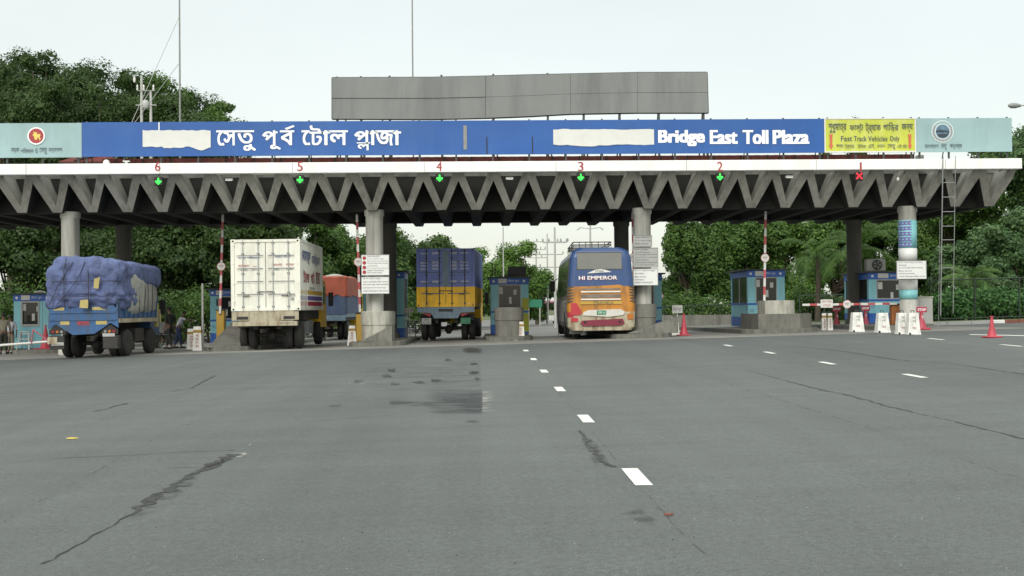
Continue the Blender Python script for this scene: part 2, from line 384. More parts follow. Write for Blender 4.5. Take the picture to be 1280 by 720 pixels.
# lettering: outlines of the built-in typeface filled contour by contour
_gc = {}
def glyphs(txt, bold=0.0):
    if (txt, bold) in _gc: return _gc[(txt, bold)]
    cu = bpy.data.curves.new('t', 'FONT'); cu.body = txt; cu.fill_mode = 'NONE'; cu.resolution_u = 3
    o = bpy.data.objects.new('t', cu); COL.objects.link(o)
    dg = bpy.context.evaluated_depsgraph_get(); me = bpy.data.meshes.new_from_object(o.evaluated_get(dg))
    nv = len(me.vertices); nb = [[] for _ in range(nv)]
    for e in me.edges: a, b = e.vertices; nb[a].append(b); nb[b].append(a)
    seen = set(); loops = []
    for i in range(nv):
        if i in seen or len(nb[i]) < 2: continue
        lp = [i]; seen.add(i); cur = i + 1 if (i + 1) in nb[i] else nb[i][0]
        while cur not in seen:
            seen.add(cur); lp.append(cur); nx = [k for k in nb[cur] if k not in seen]
            if not nx: break
            cur = nx[0]
        if len(lp) > 2: loops.append([me.vertices[k].co.copy() for k in lp])
    bpy.data.objects.remove(o)
    V = []; T = []
    if not loops: _gc[(txt, bold)] = (V, T); return V, T
    ys = [p.y for q in loops for p in q]; y0, y1 = min(ys), max(ys)
    n = 96 if bold > .015 else 34; dy = (y1 - y0) / n
    rows = []
    for r_ in range(n):
        y = y0 + (r_ + .5) * dy; cr = []
        for q in loops:
            for k in range(len(q)):
                a, b = q[k - 1], q[k]
                if (a.y > y) != (b.y > y): cr.append((a.x + (b.x - a.x) * (y - a.y) / (b.y - a.y), 1 if b.y > a.y else -1))
        cr.sort(); w = 0; iv = []
        for x, d in cr:
            if w == 0: st = x
            w += d
            if w == 0: iv.append((st - bold, x + bold))
        rows.append(iv)
    e = int(round(bold * .5 / dy)) if bold else 0
    for r_ in range(n):
        iv = sorted(v for j in range(max(0, r_ - e), min(n, r_ + e + 1)) for v in rows[j]); out = []
        for p, q in iv:
            if out and p <= out[-1][1]: out[-1][1] = max(out[-1][1], q)
            else: out.append([p, q])
        ya, yb = y0 + r_ * dy, y0 + (r_ + 1) * dy
        for p, q in out:
            b = len(V); V += [(p, ya, 0), (q, ya, 0), (q, yb, 0), (p, yb, 0)]; T.append((b, b + 1, b + 2, b + 3))
    _gc[(txt, bold)] = (V, T)
    return V, T
def text(parent, pieces, m, plane='front', off=0.0, name='lettering', bold=0.0, base=None):
    """pieces: (string, u0, u1, v0, v1): glyph bounds fitted in that box on the face of the parent."""
    vs = []; fs = []
    for (s_, u0, u1, v0, v1) in pieces:
        V, T = glyphs(s_, bold)
        if not V: continue
        xs = [p[0] for p in V]; ys = [p[1] for p in V]; x0, x1, y0, y1 = min(xs), max(xs), min(ys), max(ys)
        b = len(vs)
        for p in V:
            u = u0 + (p[0] - x0) / max(1e-6, x1 - x0) * (u1 - u0); v = v0 + (p[1] - y0) / max(1e-6, y1 - y0) * (v1 - v0); w = p[2]
            vs.append({'front': (u, off - .004 - w, v), 'right': (off + .004 + w, u, v), 'left': (off - .004 - w, -u, v)}[plane])
        fs += [tuple(i + b for i in t) for t in T]
    return MB().add(vs, fs, m).build(name, parent)
def poly_front(parent, pts, m, off, name, th=.004):
    return MB().prism(pts, off - th, off, m, 'y').build(name, parent, recalc=True)

# ================================================================== SETTING: ground and roads
def sheet(name, x0, x1, y0, y1, dz, m, label=None):
    xs = sorted({x0, x1} | {v for v in (-34, 0, 34) if x0 < v < x1}); ys = sorted({y0, y1} | {v for v in (42, 420) if y0 < v < y1})
    V = [(x, y, ground(x, y) + dz) for y in ys for x in xs]; n = len(xs)
    Fs = [(j * n + i, j * n + i + 1, (j + 1) * n + i + 1, (j + 1) * n + i) for j in range(len(ys) - 1) for i in range(n - 1)]
    o = MB().add(V, Fs, m).build(name); o['kind'] = 'structure'; return o
EDGE = 41.1
KY = gp(1210, 405.5).y                              # far kerb beyond lane one
sheet('ground', -900, 900, -30, 3000, -.03, 'grass')
sheet('road', -70, 60, -25, EDGE, 0, 'asphalt')
sheet('concrete_apron', -70, 19.0, EDGE, 58, 0, 'apron')
sheet('side_road', 19.0, 60, EDGE, KY, 0, 'asphalt')
sheet('approach_road', -24, 19.0, 58, 400, 0, 'far_road')
def cover(o, vals=None):
    at_ = o.data.attributes.new('cover', 'FLOAT', 'POINT'); n_ = len(o.data.vertices)
    at_.data.foreach_set('value', vals if vals else [1.0] * n_)
def gpatch(name, pts, m, dz=.004, soft=True):
    P = [gp(*p) for p in pts]
    if m in ('damp', 'pale_wear') and soft:
        c = sum(P, Vector()) / len(P); Q = []
        for i in range(len(P)):
            for t_ in (0, .25, .5, .75): Q.append(P[i].lerp(P[(i + 1) % len(P)], t_))
        N = len(Q); V = [c] + [c + (q - c) * .55 for q in Q] + [c + (q - c) * (1.0 + .18 * noise.noise(q * 3)) for q in Q]
        Fs = [(0, 1 + k, 1 + (k + 1) % N) for k in range(N)] + [(1 + k, 1 + N + k, 1 + N + (k + 1) % N, 1 + (k + 1) % N) for k in range(N)]
        o = MB().add([(p.x, p.y, ground(p.x, p.y) + dz) for p in V], Fs, m).build(name); cover(o, [1] * (N + 1) + [0] * N)
    else:
        o = MB().add([(p.x, p.y, p.z + dz) for p in P], [tuple(range(len(P)))], m).build(name); cover(o)
    o['kind'] = 'structure'; return o
def crack(pts, m='crack', name='road_crack', seed=1, dz=.005):
    rr = random.Random(seed); L = []; R = []; pts = [(a_, b_, w_ * .42) for a_, b_, w_ in pts]
    for i in range(len(pts) - 1):
        (x0, y0, w0), (x1, y1, w1) = pts[i], pts[i + 1]
        a, b = gp(x0, y0), gp(x1, y1); n = max(2, int((b - a).length / .12)); d = (b - a); d.z = 0; d.normalize(); s = Vector((-d.y, d.x, 0))
        n = min(n, 60)
        for k in range(n + (i == len(pts) - 2)):
            t = k / n; p = a.lerp(b, t); w = (w0 + (w1 - w0) * t) * rr.uniform(.25, 1.5) / 2; off = s * rr.uniform(-.5, .5) * (w0 + .02)
            for lst, q in ((L, p + off + s * w), (R, p + off - s * w)): lst.append((q.x, q.y, ground(q.x, q.y) + dz))
    n = len(L)
    o = MB().add(L + R, [(k, k + 1, n + k + 1, n + k) for k in range(n - 1)], m).build(name); o['kind'] = 'structure'; cover(o)
crack([(55, 705, .04), (110, 674, .03), (152, 650, .05), (178, 634, .20), (205, 617, .26), (228, 603, .14), (246, 590, .20), (270, 580, .30), (294, 568, .32)], seed=2)
crack([(0, 580, .02), (70, 573, .035), (150, 570, .03), (215, 566, .03), (294, 563, .05)], seed=3)
crack([(210, 585, .02), (262, 584, .12), (285, 573, .15)], seed=4)
crack([(294, 568, .05), (330, 545, .02), (372, 520, .02), (440, 478, .03), (486, 440, .03)], m='pale_wear', seed=5)
crack([(400, 526, .02), (450, 522, .04), (500, 519, .02)], seed=6)
crack([(113, 515, .02), (130, 512, .16), (158, 504, .10)], seed=7)
crack([(205, 491, .03), (240, 485, .10), (268, 470, .12)], seed=8)
crack([(930, 462, .02), (975, 474, .05), (1020, 486, .10), (1060, 494, .08), (1110, 508, .09), (1180, 524, .03), (1280, 549, .07)], seed=9)
crack([(990, 432, .03), (1060, 440, .10), (1120, 450, .12), (1185, 454, .04), (1280, 468, .10)], seed=10)
crack([(724, 538, .05), (735, 552, .12), (748, 572, .12), (765, 584, .10)], seed=11)
crack([(790, 640, .03), (812, 652, .04), (828, 676, .03)], m='damp', seed=12)
for pts in ([(400, 510), (415, 505), (428, 506), (420, 512), (404, 512)], [(718, 533), (730, 540), (748, 556), (765, 584), (744, 586), (735, 566)],
            [(775, 642), (800, 632), (822, 650), (815, 662), (790, 650)], [(820, 680), (828, 678), (832, 684), (822, 685)],
            [(150, 655), (240, 590), (262, 575), (240, 610), (195, 640), (160, 655)]):
    gpatch('damp_patch', pts, 'damp', .007)
def grid_patch(name, cols, rows, m, dz=.006):
    V = []; cv = []
    for (y, k) in rows:
        for (x, c) in cols: p = gp(x + (math.sin(y * 3.7 + x * 1.9) * 1.8 if abs(x - 603) > 1 else 0), y + math.sin(x * 2.3 + y) * .6); V.append((p.x, p.y, p.z + dz)); cv.append(c * k)
    n = len(cols); o = MB().add(V, [(j * n + i, j * n + i + 1, (j + 1) * n + i + 1, (j + 1) * n + i) for j in range(len(rows) - 1) for i in range(n - 1)], m).build(name)
    cover(o, cv); o['kind'] = 'structure'
patch_mat('wet', (.016, .017, .018, 1), .3, .30, .60, 1.8, (.9, 1.6, 1))
patch_mat('pale_patch', (.30, .30, .28, 1), .7, .38, .66, 2.4, (1, 1.3, 1))
grid_patch('wet_patch', [(530, 0), (552, .45), (575, .85), (603, 1)], [(486, 0), (494, .7), (503, .9), (511, 1), (516, .8), (518, 0)], 'wet')
grid_patch('wet_patch', [(440, 0), (470, .7), (530, .8), (600, 1)], [(449, 0), (460, .35), (472, .30), (484, .22), (490, 0)], 'damp')
grid_patch('worn_patch', [(603, 1), (608, .9), (613, .6), (620, 0)], [(488, .3), (492, .9), (505, 1), (513, .9), (517, .1)], 'pale_patch')
grid_patch('worn_patch', [(447, 0), (452, .5), (460, .4), (474, 0)], [(472, 0), (480, .7), (492, .6), (504, 0)], 'pale_patch')
grid_patch('wet_patch', [(578, 0), (586, 1), (598, 1), (604, 0)], [(435, .4), (438, 1), (441, .6), (443, 0)], 'wet')
grid_patch('wet_patch', [(486, 0), (492, 1), (510, 1), (528, .7), (560, 0)], [(501, 0), (503.5, 1), (505.5, .8), (508, 0)], 'wet')
for (cx_, cy_, w_) in ((490, 463, 5), (484, 470, 6), (560, 450, 6), (593, 455, 6), (592, 466, 7), (597, 474, 4), (494, 480, 7), (545, 476, 8), (523, 478, 8), (590, 527, 10), (448, 477, 7)):
    grid_patch('wet_patch', [(cx_ - w_, 0), (cx_ - w_ * .4, 1), (cx_ + w_ * .5, 1), (cx_ + w_, 0)], [(cy_ - 2.2, 0), (cy_ - .6, .8), (cy_ + .8, .8), (cy_ + 2.2, 0)], 'wet')
rr = random.Random(99); pb = MB()
for k in range(90):
    p = gp(rr.uniform(0, 1280), 480 + 240 * rr.random() ** .7); r_ = rr.uniform(.003, .007)
    pb.lathe((p.x, p.y, p.z), [(r_, 0), (r_ * .8, r_ * .7), (r_ * .2, r_)], 'steel_grey' if k % 3 else 'chassis', 6)
o = pb.build('gravel'); o['kind'] = 'stuff'
def litter(px, py, m, label, w):
    p = gp(px, py); tag(MB().prism([(-w, 0), (-w * .2, w * .5), (w, w * .2), (w * .3, -w * .4)], .006, .02, m).build('fallen_leaf', recalc=True), label, 'leaf', 'litter on the asphalt').location = p
litter(90, 549, 'map_yellow', 'small yellow leaf lying on the asphalt near the left edge', .07)
litter(836, 645, 'kerb_red', 'small reddish scrap on the asphalt below the nearest lane dash', .035)
gpatch('worn_patch', [(290, 568), (306, 562), (310, 568), (296, 576)], 'pale_wear', .004)
crack([(905, 719, .03), (838, 650, .03), (797, 606, .02), (745, 545, .03), (700, 492, .02), (662, 446, .04)], m='damp', seed=13)
crack([(640, 719, .02), (600, 600, .02), (622, 500, .03), (640, 440, .05)], m='damp', name='paving_joint', seed=14) if False else None
crack([(1280, 600, .02), (1040, 520, .03), (860, 465, .03), (770, 436, .04)], m='damp', name='paving_joint', seed=15)
crack([(0, 655, .03), (200, 545, .03), (390, 470, .03), (470, 441, .04)], m='damp', name='paving_joint', seed=16)
# painted markings
a, b = gp(797, 596), gp(731, 523.5)
lx = (a.x + b.x) / 2; step = b.y - a.y
for k in range(0, 9):
    y = a.y + k * step
    if y > 48: break
    V = [(lx + sx * .075, y + sy * .5, ground(lx, y + sy * .5) + .005) for sx, sy in ((-1, -1), (1, -1), (1, 1), (-1, 1))]
    if abs(y - EDGE) < .7: continue
    o = MB().add(V, [(0, 1, 2, 3)], 'road_paint').build('lane_dash'); o['kind'] = 'structure'; cover(o)
def dash(px, py, w=.13, l=1.0, rot=0):
    p = gp(px, py); V = []
    for sx, sy in ((-1, -1), (1, -1), (1, 1), (-1, 1)):
        x = p.x + sx * w / 2; y = p.y + sy * l / 2; V.append((x + sy * rot, y, ground(x, y) + .005))
    o = MB().add(V, [(0, 1, 2, 3)], 'road_paint').build('lane_dash'); o['kind'] = 'structure'; cover(o)
for (px, py) in ((910, 432), (962, 441), (1034, 454), (1143, 470)): dash(px, py, .14, 1.0, 0)
dash(1170, 424, .14, 1.2, 0); dash(1264, 432, .14, 1.2, 0)
gpatch('edge_line', [(1211, 418.6), (1213, 418.0), (1290, 419.6), (1290, 420.4)], 'road_paint', .005)
for (p0, p1, w) in (((100, 441), (290, 427), 1.6), ((640, 432), (640, 425), 1), ((300, 429), (430, 424), 1.2), ((860, 414), (940, 417), 1.2)):
    gpatch('worn_line', [(p0[0], p0[1] + w), (p0[0], p0[1] - w * .4), (p1[0], p1[1] - w * .4), (p1[0], p1[1] + w)], 'pale_wear', .004, False)

# ================================================================== TOLL CANOPY
YT, YB, YR = 44.0, 44.9, 54.0
ZB, ZT, ZA = 5.28, 6.60, 6.30
XP = at(38.3, 222, YT).x; XQ = at(1227, 222, YT).x; PER = (XQ - XP) / 27
canopy = thing('toll_plaza_canopy', 'long folded concrete canopy spanning the toll lanes on round columns', 'canopy', (0, 46, 0))
cb = MB()
def yf(z): return YT + (ZT - z) / (ZT - ZB) * (YB - YT) - 46
h = PER / 2; rr = random.Random(5)
lower = [(0, ZA), (h - .17, ZB), (h + .17, ZB), (PER, ZA)]
for k in range(-6, 28):
    x = XP + k * PER
    lo = [(x + u, v) for u, v in lower]; up = [(x, ZT), (x + .19, ZT), (x + h, 5.50), (x + PER - .19, ZT), (x + PER, ZT)]
    y1 = YR - 46
    for A in (lo, up):
        for i in range(len(A) - 1):
            (xa, za), (xb, zb_) = A[i], A[i + 1]
            cb.add([(xa, yf(za), za), (xb, yf(zb_), zb_), (xb, y1, zb_), (xa, y1, za)], [(0, 1, 2, 3)], 'concrete' if A is up else 'soffit_shaded')
    for y_ in (0, 1):
        def fy(z): return yf(z) if y_ == 0 else y1
        Lh = [(x, ZA), (x + h - .17, ZB), (x + h, ZB), (x + h, 5.50), (x + .19, ZT), (x, ZT)]
        Rh = [(x + h, ZB), (x + h + .17, ZB), (x + PER, ZA), (x + PER, ZT), (x + PER - .19, ZT), (x + h, 5.50)]
        for A in (Lh, Rh): cb.add([(p, fy(q), q) for p, q in A], [tuple(range(6))], 'concrete')
    for yd in (45.55 - 46, 53.6 - 46):                      # cast stop ends inside each trough
        cb.add([(x + .19, yd, ZT), (x + h, yd, 5.50), (x + PER - .19, yd, ZT)], [(0, 1, 2)], 'concrete')
# gable of the last fold
cb.build('folded_slab', canopy)
XL = XP - 6 * PER; XR = XP + 28 * PER
MB().box(XL, XR, -.5, YR - 46, ZT + .003, ZT + .12, 'concrete').build('roof_deck', canopy)
FT = at(640, 202, 43.9).z; FX = at(1276, 205, 43.9).x
fb = MB(); fb.box(XL, FX, 43.78 - 46, 44.3 - 46, ZT - .03, FT, 'white_fascia', .015)
for k in range(9):
    x = XL + (FX - XL) * (k + .6) / 9.2; fb.box(x, x + .012, 43.772 - 46, 43.78 - 46, ZT - .02, FT - .01, 'steel_grey')
fb.build('fascia', canopy)
for y in (45.75, 52.0): MB().box(XL, XP + 27.4 * PER, y - .3 - 46, y + .3 - 46, ZB + .02, ZT - .02, 'soffit_shaded').build('cross_beam', canopy)
def column(px, Y, m, r=.33):
    x = gx(px, Y); g = ground(x, Y)
    b = MB().lathe((x, Y - 46, 0), [(r + .12, g), (r + .12, g + .35), (r, g + .4), (r, ZB - .2), (r + .04, ZB - .15), (r + .04, ZB + .06)], m, 28)
    return b.build('column', canopy)
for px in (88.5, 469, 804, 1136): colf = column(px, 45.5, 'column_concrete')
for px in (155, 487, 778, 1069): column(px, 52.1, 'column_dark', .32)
# printed wrap round the last column
X4 = gx(1136, 45.5); zz = lambda py: at(1136, py, 45.2).z
for (a_, b_, m_) in ((310, 325, 'sign_white'), (275, 310, 'banner_cyan'), (350, 362, 'sign_white'), (362, 374, 'banner_cyan')):
    wr = MB(); wr.lathe((X4, -.5, 0), [(.336, zz(b_) + .002), (.345, zz(b_) + .002), (.345, zz(a_) - .002), (.336, zz(a_) - .002)], m_, 28); wr.build('printed_wrap', colf)
for i in range(5):                                         # purple bars with white writing down the left of the wrap
    z = zz(276.3 + i * 6.7); wb = MB()
    for k in range(8):
        t0 = math.radians(180 + k * 12); t1 = math.radians(180 + (k + 1) * 12)
        V = [(X4 + .349 * math.cos(t), -.5 + .349 * math.sin(t), q) for t, q in ((t0, z - .15), (t1, z - .15), (t1, z), (t0, z))]
        wb.add(V, [(0, 1, 2, 3)], 'banner_purple')
        if k % 2 == 1:
            V = [(X4 + .353 * math.cos(t), -.5 + .353 * math.sin(t), q) for t, q in ((t0, z - .10), (t1, z - .10), (t1, z - .05), (t0, z - .05))]
            wb.add(V, [(0, 1, 2, 3)], 'banner_cyan')
    wb.build('printed_bar', colf)
# lane numbers and signals
for i, (px, n) in enumerate(((197, '6'), (375, '5'), (549, '4'), (726, '3'), (900, '2'), (1076, '1'))):
    p = at(px, 208, 43.77); w = .10 if n != '1' else .035
    dz = .0 if n != '1' else -.02
    text(canopy, [(n, p.x - w, p.x + w, p.z - .17 + dz, p.z + .17 + dz)], 'letter_red', off=43.775 - 46, name='lane_number', bold=.012)
for i, (px, py, kind) in enumerate(((198, 226, 'g'), (375, 224, 'g'), (549.5, 222, 'g'), (726, 221, 'g'), (900, 220.5, 'g'), (1074, 220, 'r'))):
    p = at(px, py, 43.85)
    nm = ('sixth', 'fifth', 'fourth', 'third', 'second', 'first')[i]
    lbl = ('glowing green down arrow signal hanging under the red number %d' % (6 - i)) if kind == 'g' else 'glowing red cross signal hanging under the red number 1'
    t = thing('lane_signal', lbl, 'lane signal', p, group='lane signals')
    MB().box(-.15, .15, 0, .12, -.17, .14, 'black', .02).box(-.02, .02, .03, .07, .2, .5, 'steel_dark').build('housing', t)
    d = MB()
    if kind == 'g':
        dots = [(0, z) for z in (-.12, -.07, -.02, .03, .08)] + [(s * a_, -.12 + a_) for s in (-1, 1) for a_ in (.045, .09)] + [(s * .05, -.02) for s in (-1, 1)]
    else:
        dots = [(s * a_, a_ * q) for s in (-1, 1) for q in (-1, 1) for a_ in (.045, .09)] + [(0, 0)]
    for (u, v) in dots: d.lathe((u, -.012, v), [(.030, 0), (.026, -.012), (.01, -.02)], 'led_green' if kind == 'g' else 'led_red', 10, axis='y')
    d.build('led_array', t)
for i, (px, py) in enumerate(((286, 224.5), (637, 223), (987, 221), (1123, 224))):
    p = at(px, py, 44.0); t = thing('floodlight', ('small white lamp under the canopy edge between numbers 6 and 5', 'small white lamp under the canopy edge between numbers 4 and 3',
        'small white lamp under the canopy edge between numbers 2 and 1', 'tiny round lamp hanging from the canopy edge left of the steel ladder')[i], 'lamp', p, group='lamps under the canopy edge')
    if i < 3: MB().box(-.14, .14, 0, .12, -.03, .05, 'steel_pale', .01).build('housing', t); MB().box(-.12, .12, -.01, .0, -.045, -.005, 'white_paint').build('lens', t)
    else: MB().lathe((0, .05, 0), [(.02, .08), (.05, .04), (.06, 0), (.03, -.05)], 'white_paint', 12).build('housing', t); MB().tube((0, .05, .08), (-.05, .05, .45), .008, 'steel_grey').build('stem', t)

# ================================================================== BOARDS ON THE ROOF
YBD = 44.55
def board(name, label, cat, x0, x1, zt, zb, m, Y=YBD, kern=2.0, posts=True):
    t = thing(name, label, cat, ((x0 + x1) / 2, Y, zb)); w = (x1 - x0) / 2; hh = zt - zb
    n = max(2, int(2 * w / .55)); b = MB(); r_ = random.Random(name + label)
    V = []; ny = 4
    for k in range(n + 1):
        for j in range(ny + 1):
            edge = k in (0, n) or j in (0, ny)
            V.append((-w + 2 * w * k / n, 0 if edge else r_.uniform(-.012, .012), hh * j / ny))
    b.add(V, [(k * (ny + 1) + j, (k + 1) * (ny + 1) + j, (k + 1) * (ny + 1) + j + 1, k * (ny + 1) + j + 1) for k in range(n) for j in range(ny)], m, True)
    b.box(-w, w, .03, .06, .003, hh - .003, 'steel_dark'); b.build('panel', t)
    if posts:
        q = int(2 * w / 1.45) + 1
        for k in range(q + 1):
            x = -w + .15 + (2 * w - .3) * k / q
            MB().box(x - .03, x + .03, .07, .13, ZT + .12 - zb, hh + .05, 'steel_dark').tube((x, .12, hh * .8), (x, 1.0, ZT + .12 - zb), .02, 'steel_dark').build('post', t)
    return t, w, hh
def bx(px): return at(px, 170, YBD).x
ZBT, ZBB = at(640, 150.3, YBD).z, at(640, 193, YBD).z
zat = lambda px, py, Y=YBD: at(px, py, Y).z
# left pale board
x0, x1 = XL, bx(102); t, w, hh = board('roof_signboard', 'pale teal roof board with a round red and yellow emblem', 'signboard', x0, x1, ZBT - .02, ZBB - .02, 'panel_teal')
ox, oz = (x0 + x1) / 2, ZBB - .02
def disc(parent, cx, cz, r, m, off, name, n=28, th=.004): return poly_front(parent, [(cx + r * math.cos(2 * math.pi * k / n), cz + r * math.sin(2 * math.pi * k / n)) for k in range(n)], m, off, name, th)
ex, ez = at(45.5, 170, YBD).x - ox, zat(45.5, 170) - oz
disc(t, ex, ez, .325, 'letter_white', -.02, 'emblem_ring'); disc(t, ex, ez, .27, 'letter_red', -.026, 'emblem_disc')
bd = [(-.10, .18), (-.04, .12), (.02, .14), (.05, .05), (.12, .08), (.17, .04), (.13, -.03), (.17, -.12), (.13, -.17), (.09, -.06), (.04, -.08), (.03, -.16), (-.06, -.12), (-.07, -.02), (-.14, .04), (-.08, .07)]
poly_front(t, [(ex + u, ez + v) for u, v in bd], 'map_yellow', -.033, 'emblem_map')
z0 = zat(45, 191.5) - oz; z1 = zat(45, 185) - oz
tx = lambda px: at(px, 188, YBD).x - ox
text(t, [('সড়ক', tx(14), tx(24), z0, z1), ('পিরবহন', tx(26), tx(42), z0, z1), ('ও', tx(44), tx(47), z0, z1), ('েসতু', tx(49.5), tx(59), z0 - .04, z1), ('মন্ত্রণালয়', tx(61), tx(78), z0, z1)], 'letter_dark', off=-.02)
# blue board
x0, x1 = bx(102) + .01, bx(1030); t, w, hh = board('roof_signboard', 'long blue roof board reading Bridge East Toll Plaza in white', 'signboard', x0, x1, ZBT, ZBB, 'panel_blue')
ox, oz = (x0 + x1) / 2, ZBB
tx = lambda px: at(px, 172, YBD).x - ox
def tz(px, py): return zat(px, py) - oz
def bfront(px, py): return (tx(px), tz(px, py))
# Bengali: head line at y=163, base line at y=181
def bn(px0, px1, s_, top=163, bot=181): return (s_, tx(px0), tx(px1), tz((px0 + px1) / 2, bot), tz((px0 + px1) / 2, top))
text(t, [bn(270.5, 296, 'েস', 163, 182), bn(296, 320, 'তু', 163, 188.5),
         bn(328, 351, 'পূ', 163, 187), bn(350, 368, 'ব', 163, 181.5),
         bn(377, 388, 'ে', 163, 181.5), bn(387, 404, 'ট', 157, 181.5), bn(402, 413, 'া', 163, 181.5), bn(411, 435, 'ল', 163, 181.5),
         bn(443, 463, 'প', 163, 180), bn(446, 463, 'ল', 178, 188), bn(461, 471, 'া', 163, 181.5), bn(469, 493, 'জ', 163, 182), bn(491, 501.5, 'া', 163, 181.5)],
     'letter_white', off=-.02, bold=.022)
poly_front(t, [bfront(*p) for p in ((356, 160.5), (367, 156.5), (368.5, 158.5), (358.5, 162.5))], 'letter_white', -.022, 'letter_stroke')
ww = [('Bridge', 822.5, 881), ('East', 887, 922), ('Toll', 928, 960.5), ('Plaza', 965.5, 1011.5)]
text(t, [(s_, tx(a_), tx(b_), tz((a_ + b_) / 2, 182.8 if s_ == 'Bridge' else 180), tz((a_ + b_) / 2, 162.6)) for s_, a_, b_ in ww], 'letter_white', off=-.02, bold=.050)
def ragged(parent, x0, x1, y0, y1, slope0, seed, bottom):
    r_ = random.Random(seed); pts = []
    n = 22
    for k in range(n + 1): pts.append(bfront(x0 + (x1 - x0) * k / n, y0 + r_.uniform(-.5, .5) + slope0 * k / n))
    for k in range(n, -1, -1):
        u = k / n; pts.append(bfront(x0 + (x1 - x0) * u, bottom(u) + r_.uniform(-.6, .6)))
    return poly_front(parent, pts, 'white_paint', -.02, 'painted_out_patch')
ragged(t, 178.5, 263.5, 163, 184, 0, 1, lambda u: 183.5 + (1.5 if .3 < u < .6 else 0) + (5.5 * max(0, 1 - abs(u - .86) / .16)))
ragged(t, 691.5, 817.5, 161.6, 181, .3, 2, lambda u: 181 + 1.8 * math.exp(-((u - .35) / .15) ** 2) + .8 * u * 0)
for (px, a_, b_, w_, m_) in ((581.5, 157, 187, 2.2, 'steel_grey'), (608.5, 171, 193, .6, 'black'), (665.5, 171, 193, .6, 'black'), (199, 153, 163, .7, 'letter_white')):
    poly_front(t, [bfront(px - w_, b_), bfront(px + w_, b_), bfront(px + w_, a_), bfront(px - w_, a_)], m_, -.018, 'scrape_mark')
# yellow banner
x0, x1 = bx(1030) + .01, bx(1145); t, w, hh = board('lane_banner', 'yellow cloth banner with red down arrows reading Fast Track Vehicles Only', 'banner', x0, x1, ZBT + .01, ZBB + .0, 'panel_yellow')
ox, oz = (x0 + x1) / 2, ZBB; tx = lambda px: at(px, 170, YBD).x - ox
for bxx in ((-w, w, hh - .04, hh), (-w, w, 0, .05), (-w, -w + .05, 0, hh), (w - .05, w, 0, hh)):
    pass
bb = MB().box(-w, w, -.018, -.012, hh - .035, hh, 'white_paint').box(-w, w, -.018, -.012, 0, .05, 'white_paint').box(-w, -w + .05, -.016, -.011, .05, hh - .035, 'white_paint').box(w - .05, w, -.016, -.011, .05, hh - .035, 'white_paint').build('hem', t)
row = lambda a_, b_, s_, t_, u_: (s_, tx(a_), tx(b_), tz((a_ + b_) / 2, u_), tz((a_ + b_) / 2, t_))
text(t, [row(1035.5, 1058, 'শুধুমাত্র', 154, 166), row(1062, 1079, 'ফাস্ট', 154, 165.5), row(1082, 1101, 'ট্র্যাক', 153, 166.5), row(1104, 1123, 'গািড়র', 153, 165), row(1127, 1141, 'জন্য', 155, 165)], 'letter_dark', off=-.022, bold=.012)
text(t, [row(1051, 1065, 'Fast', 170, 176.5), row(1067, 1083, 'Track', 170, 176.5), row(1085, 1109, 'Vehicles', 170, 176.5), row(1112, 1124, 'Only', 170, 178)], 'letter_dark', off=-.022, bold=.01)
text(t, [row(1045, 1054, 'কার্ড', 180.5, 185.5), row(1056, 1068, 'ট্র্যাক,', 179.5, 187), row(1072, 1082, 'টিপস', 180, 185.5), row(1085, 1093, 'এন,', 180.5, 186), row(1096, 1106, 'ওয়ান', 180.5, 185.5), row(1109, 1119, 'েসতু', 180.5, 187), row(1121, 1133, 'এই বই', 180, 185.5)], 'letter_dark', off=-.022)
for px in (1038.5, 1137):
    c = tx(px); za, zb_ = tz(px, 167), tz(px, 187); zc = zb_ + .17
    poly_front(t, [(c - .06, za), (c - .035, zc + .02), (c - .08, zc), (c, zb_), (c + .08, zc), (c + .035, zc + .02), (c + .06, za), (c, za - .05)], 'arrow_red', -.022, 'arrow')
# right pale board
x0, x1 = bx(1145) + .01, bx(1265); t, w, hh = board('roof_signboard', 'pale teal roof board with a round blue river emblem', 'signboard', x0, x1, ZBT + .0, ZBB + .0, 'panel_teal')
ox, oz = (x0 + x1) / 2, ZBB; tx = lambda px: at(px, 170, YBD).x - ox
ex, ez = tx(1178), tz(1178, 164.5)
disc(t, ex, ez, .42, 'letter_white', -.018, 'emblem_ring'); disc(t, ex, ez, .40, 'panel_teal', -.0225, 'emblem_ring_field'); disc(t, ex, ez, .285, 'letter_white', -.027, 'emblem_rim')
disc(t, ex, ez, .265, 'emblem_blue', -.0315, 'emblem_disc')
poly_front(t, [(ex - .25, ez + .02), (ex - .1, ez + .07), (ex + .1, ez + .03), (ex + .25, ez + .01), (ex + .25, ez - .04), (ex - .25, ez - .03)], 'emblem_dark', -.036, 'emblem_bridge')
poly_front(t, [(ex - .22, ez - .1), (ex + .22, ez - .08), (ex + .17, ez - .18), (ex, ez - .24), (ex - .14, ez - .21)], 'emblem_dark', -.036, 'emblem_water')
em = MB()
for k in range(22):
    a_ = math.radians(-215 + k * 250 / 21) if k else math.radians(-215)
    em.prism([(ex + .345 * math.cos(a_) + q * .014, ez + .345 * math.sin(a_) + r_ * .022) for q, r_ in ((-1, -1), (1, -1), (1, 1), (-1, 1))], -.0275, -.0235, 'letter_red', 'y')
em.build('emblem_writing', t)
text(t, [row(1155.5, 1173, 'বাংলােদশ', 180.5, 185.5), row(1176, 1183, 'েসতু', 180.5, 187), row(1187, 1202, 'কতৃপক্ষ', 180, 186.5)], 'letter_dark', off=-.022)
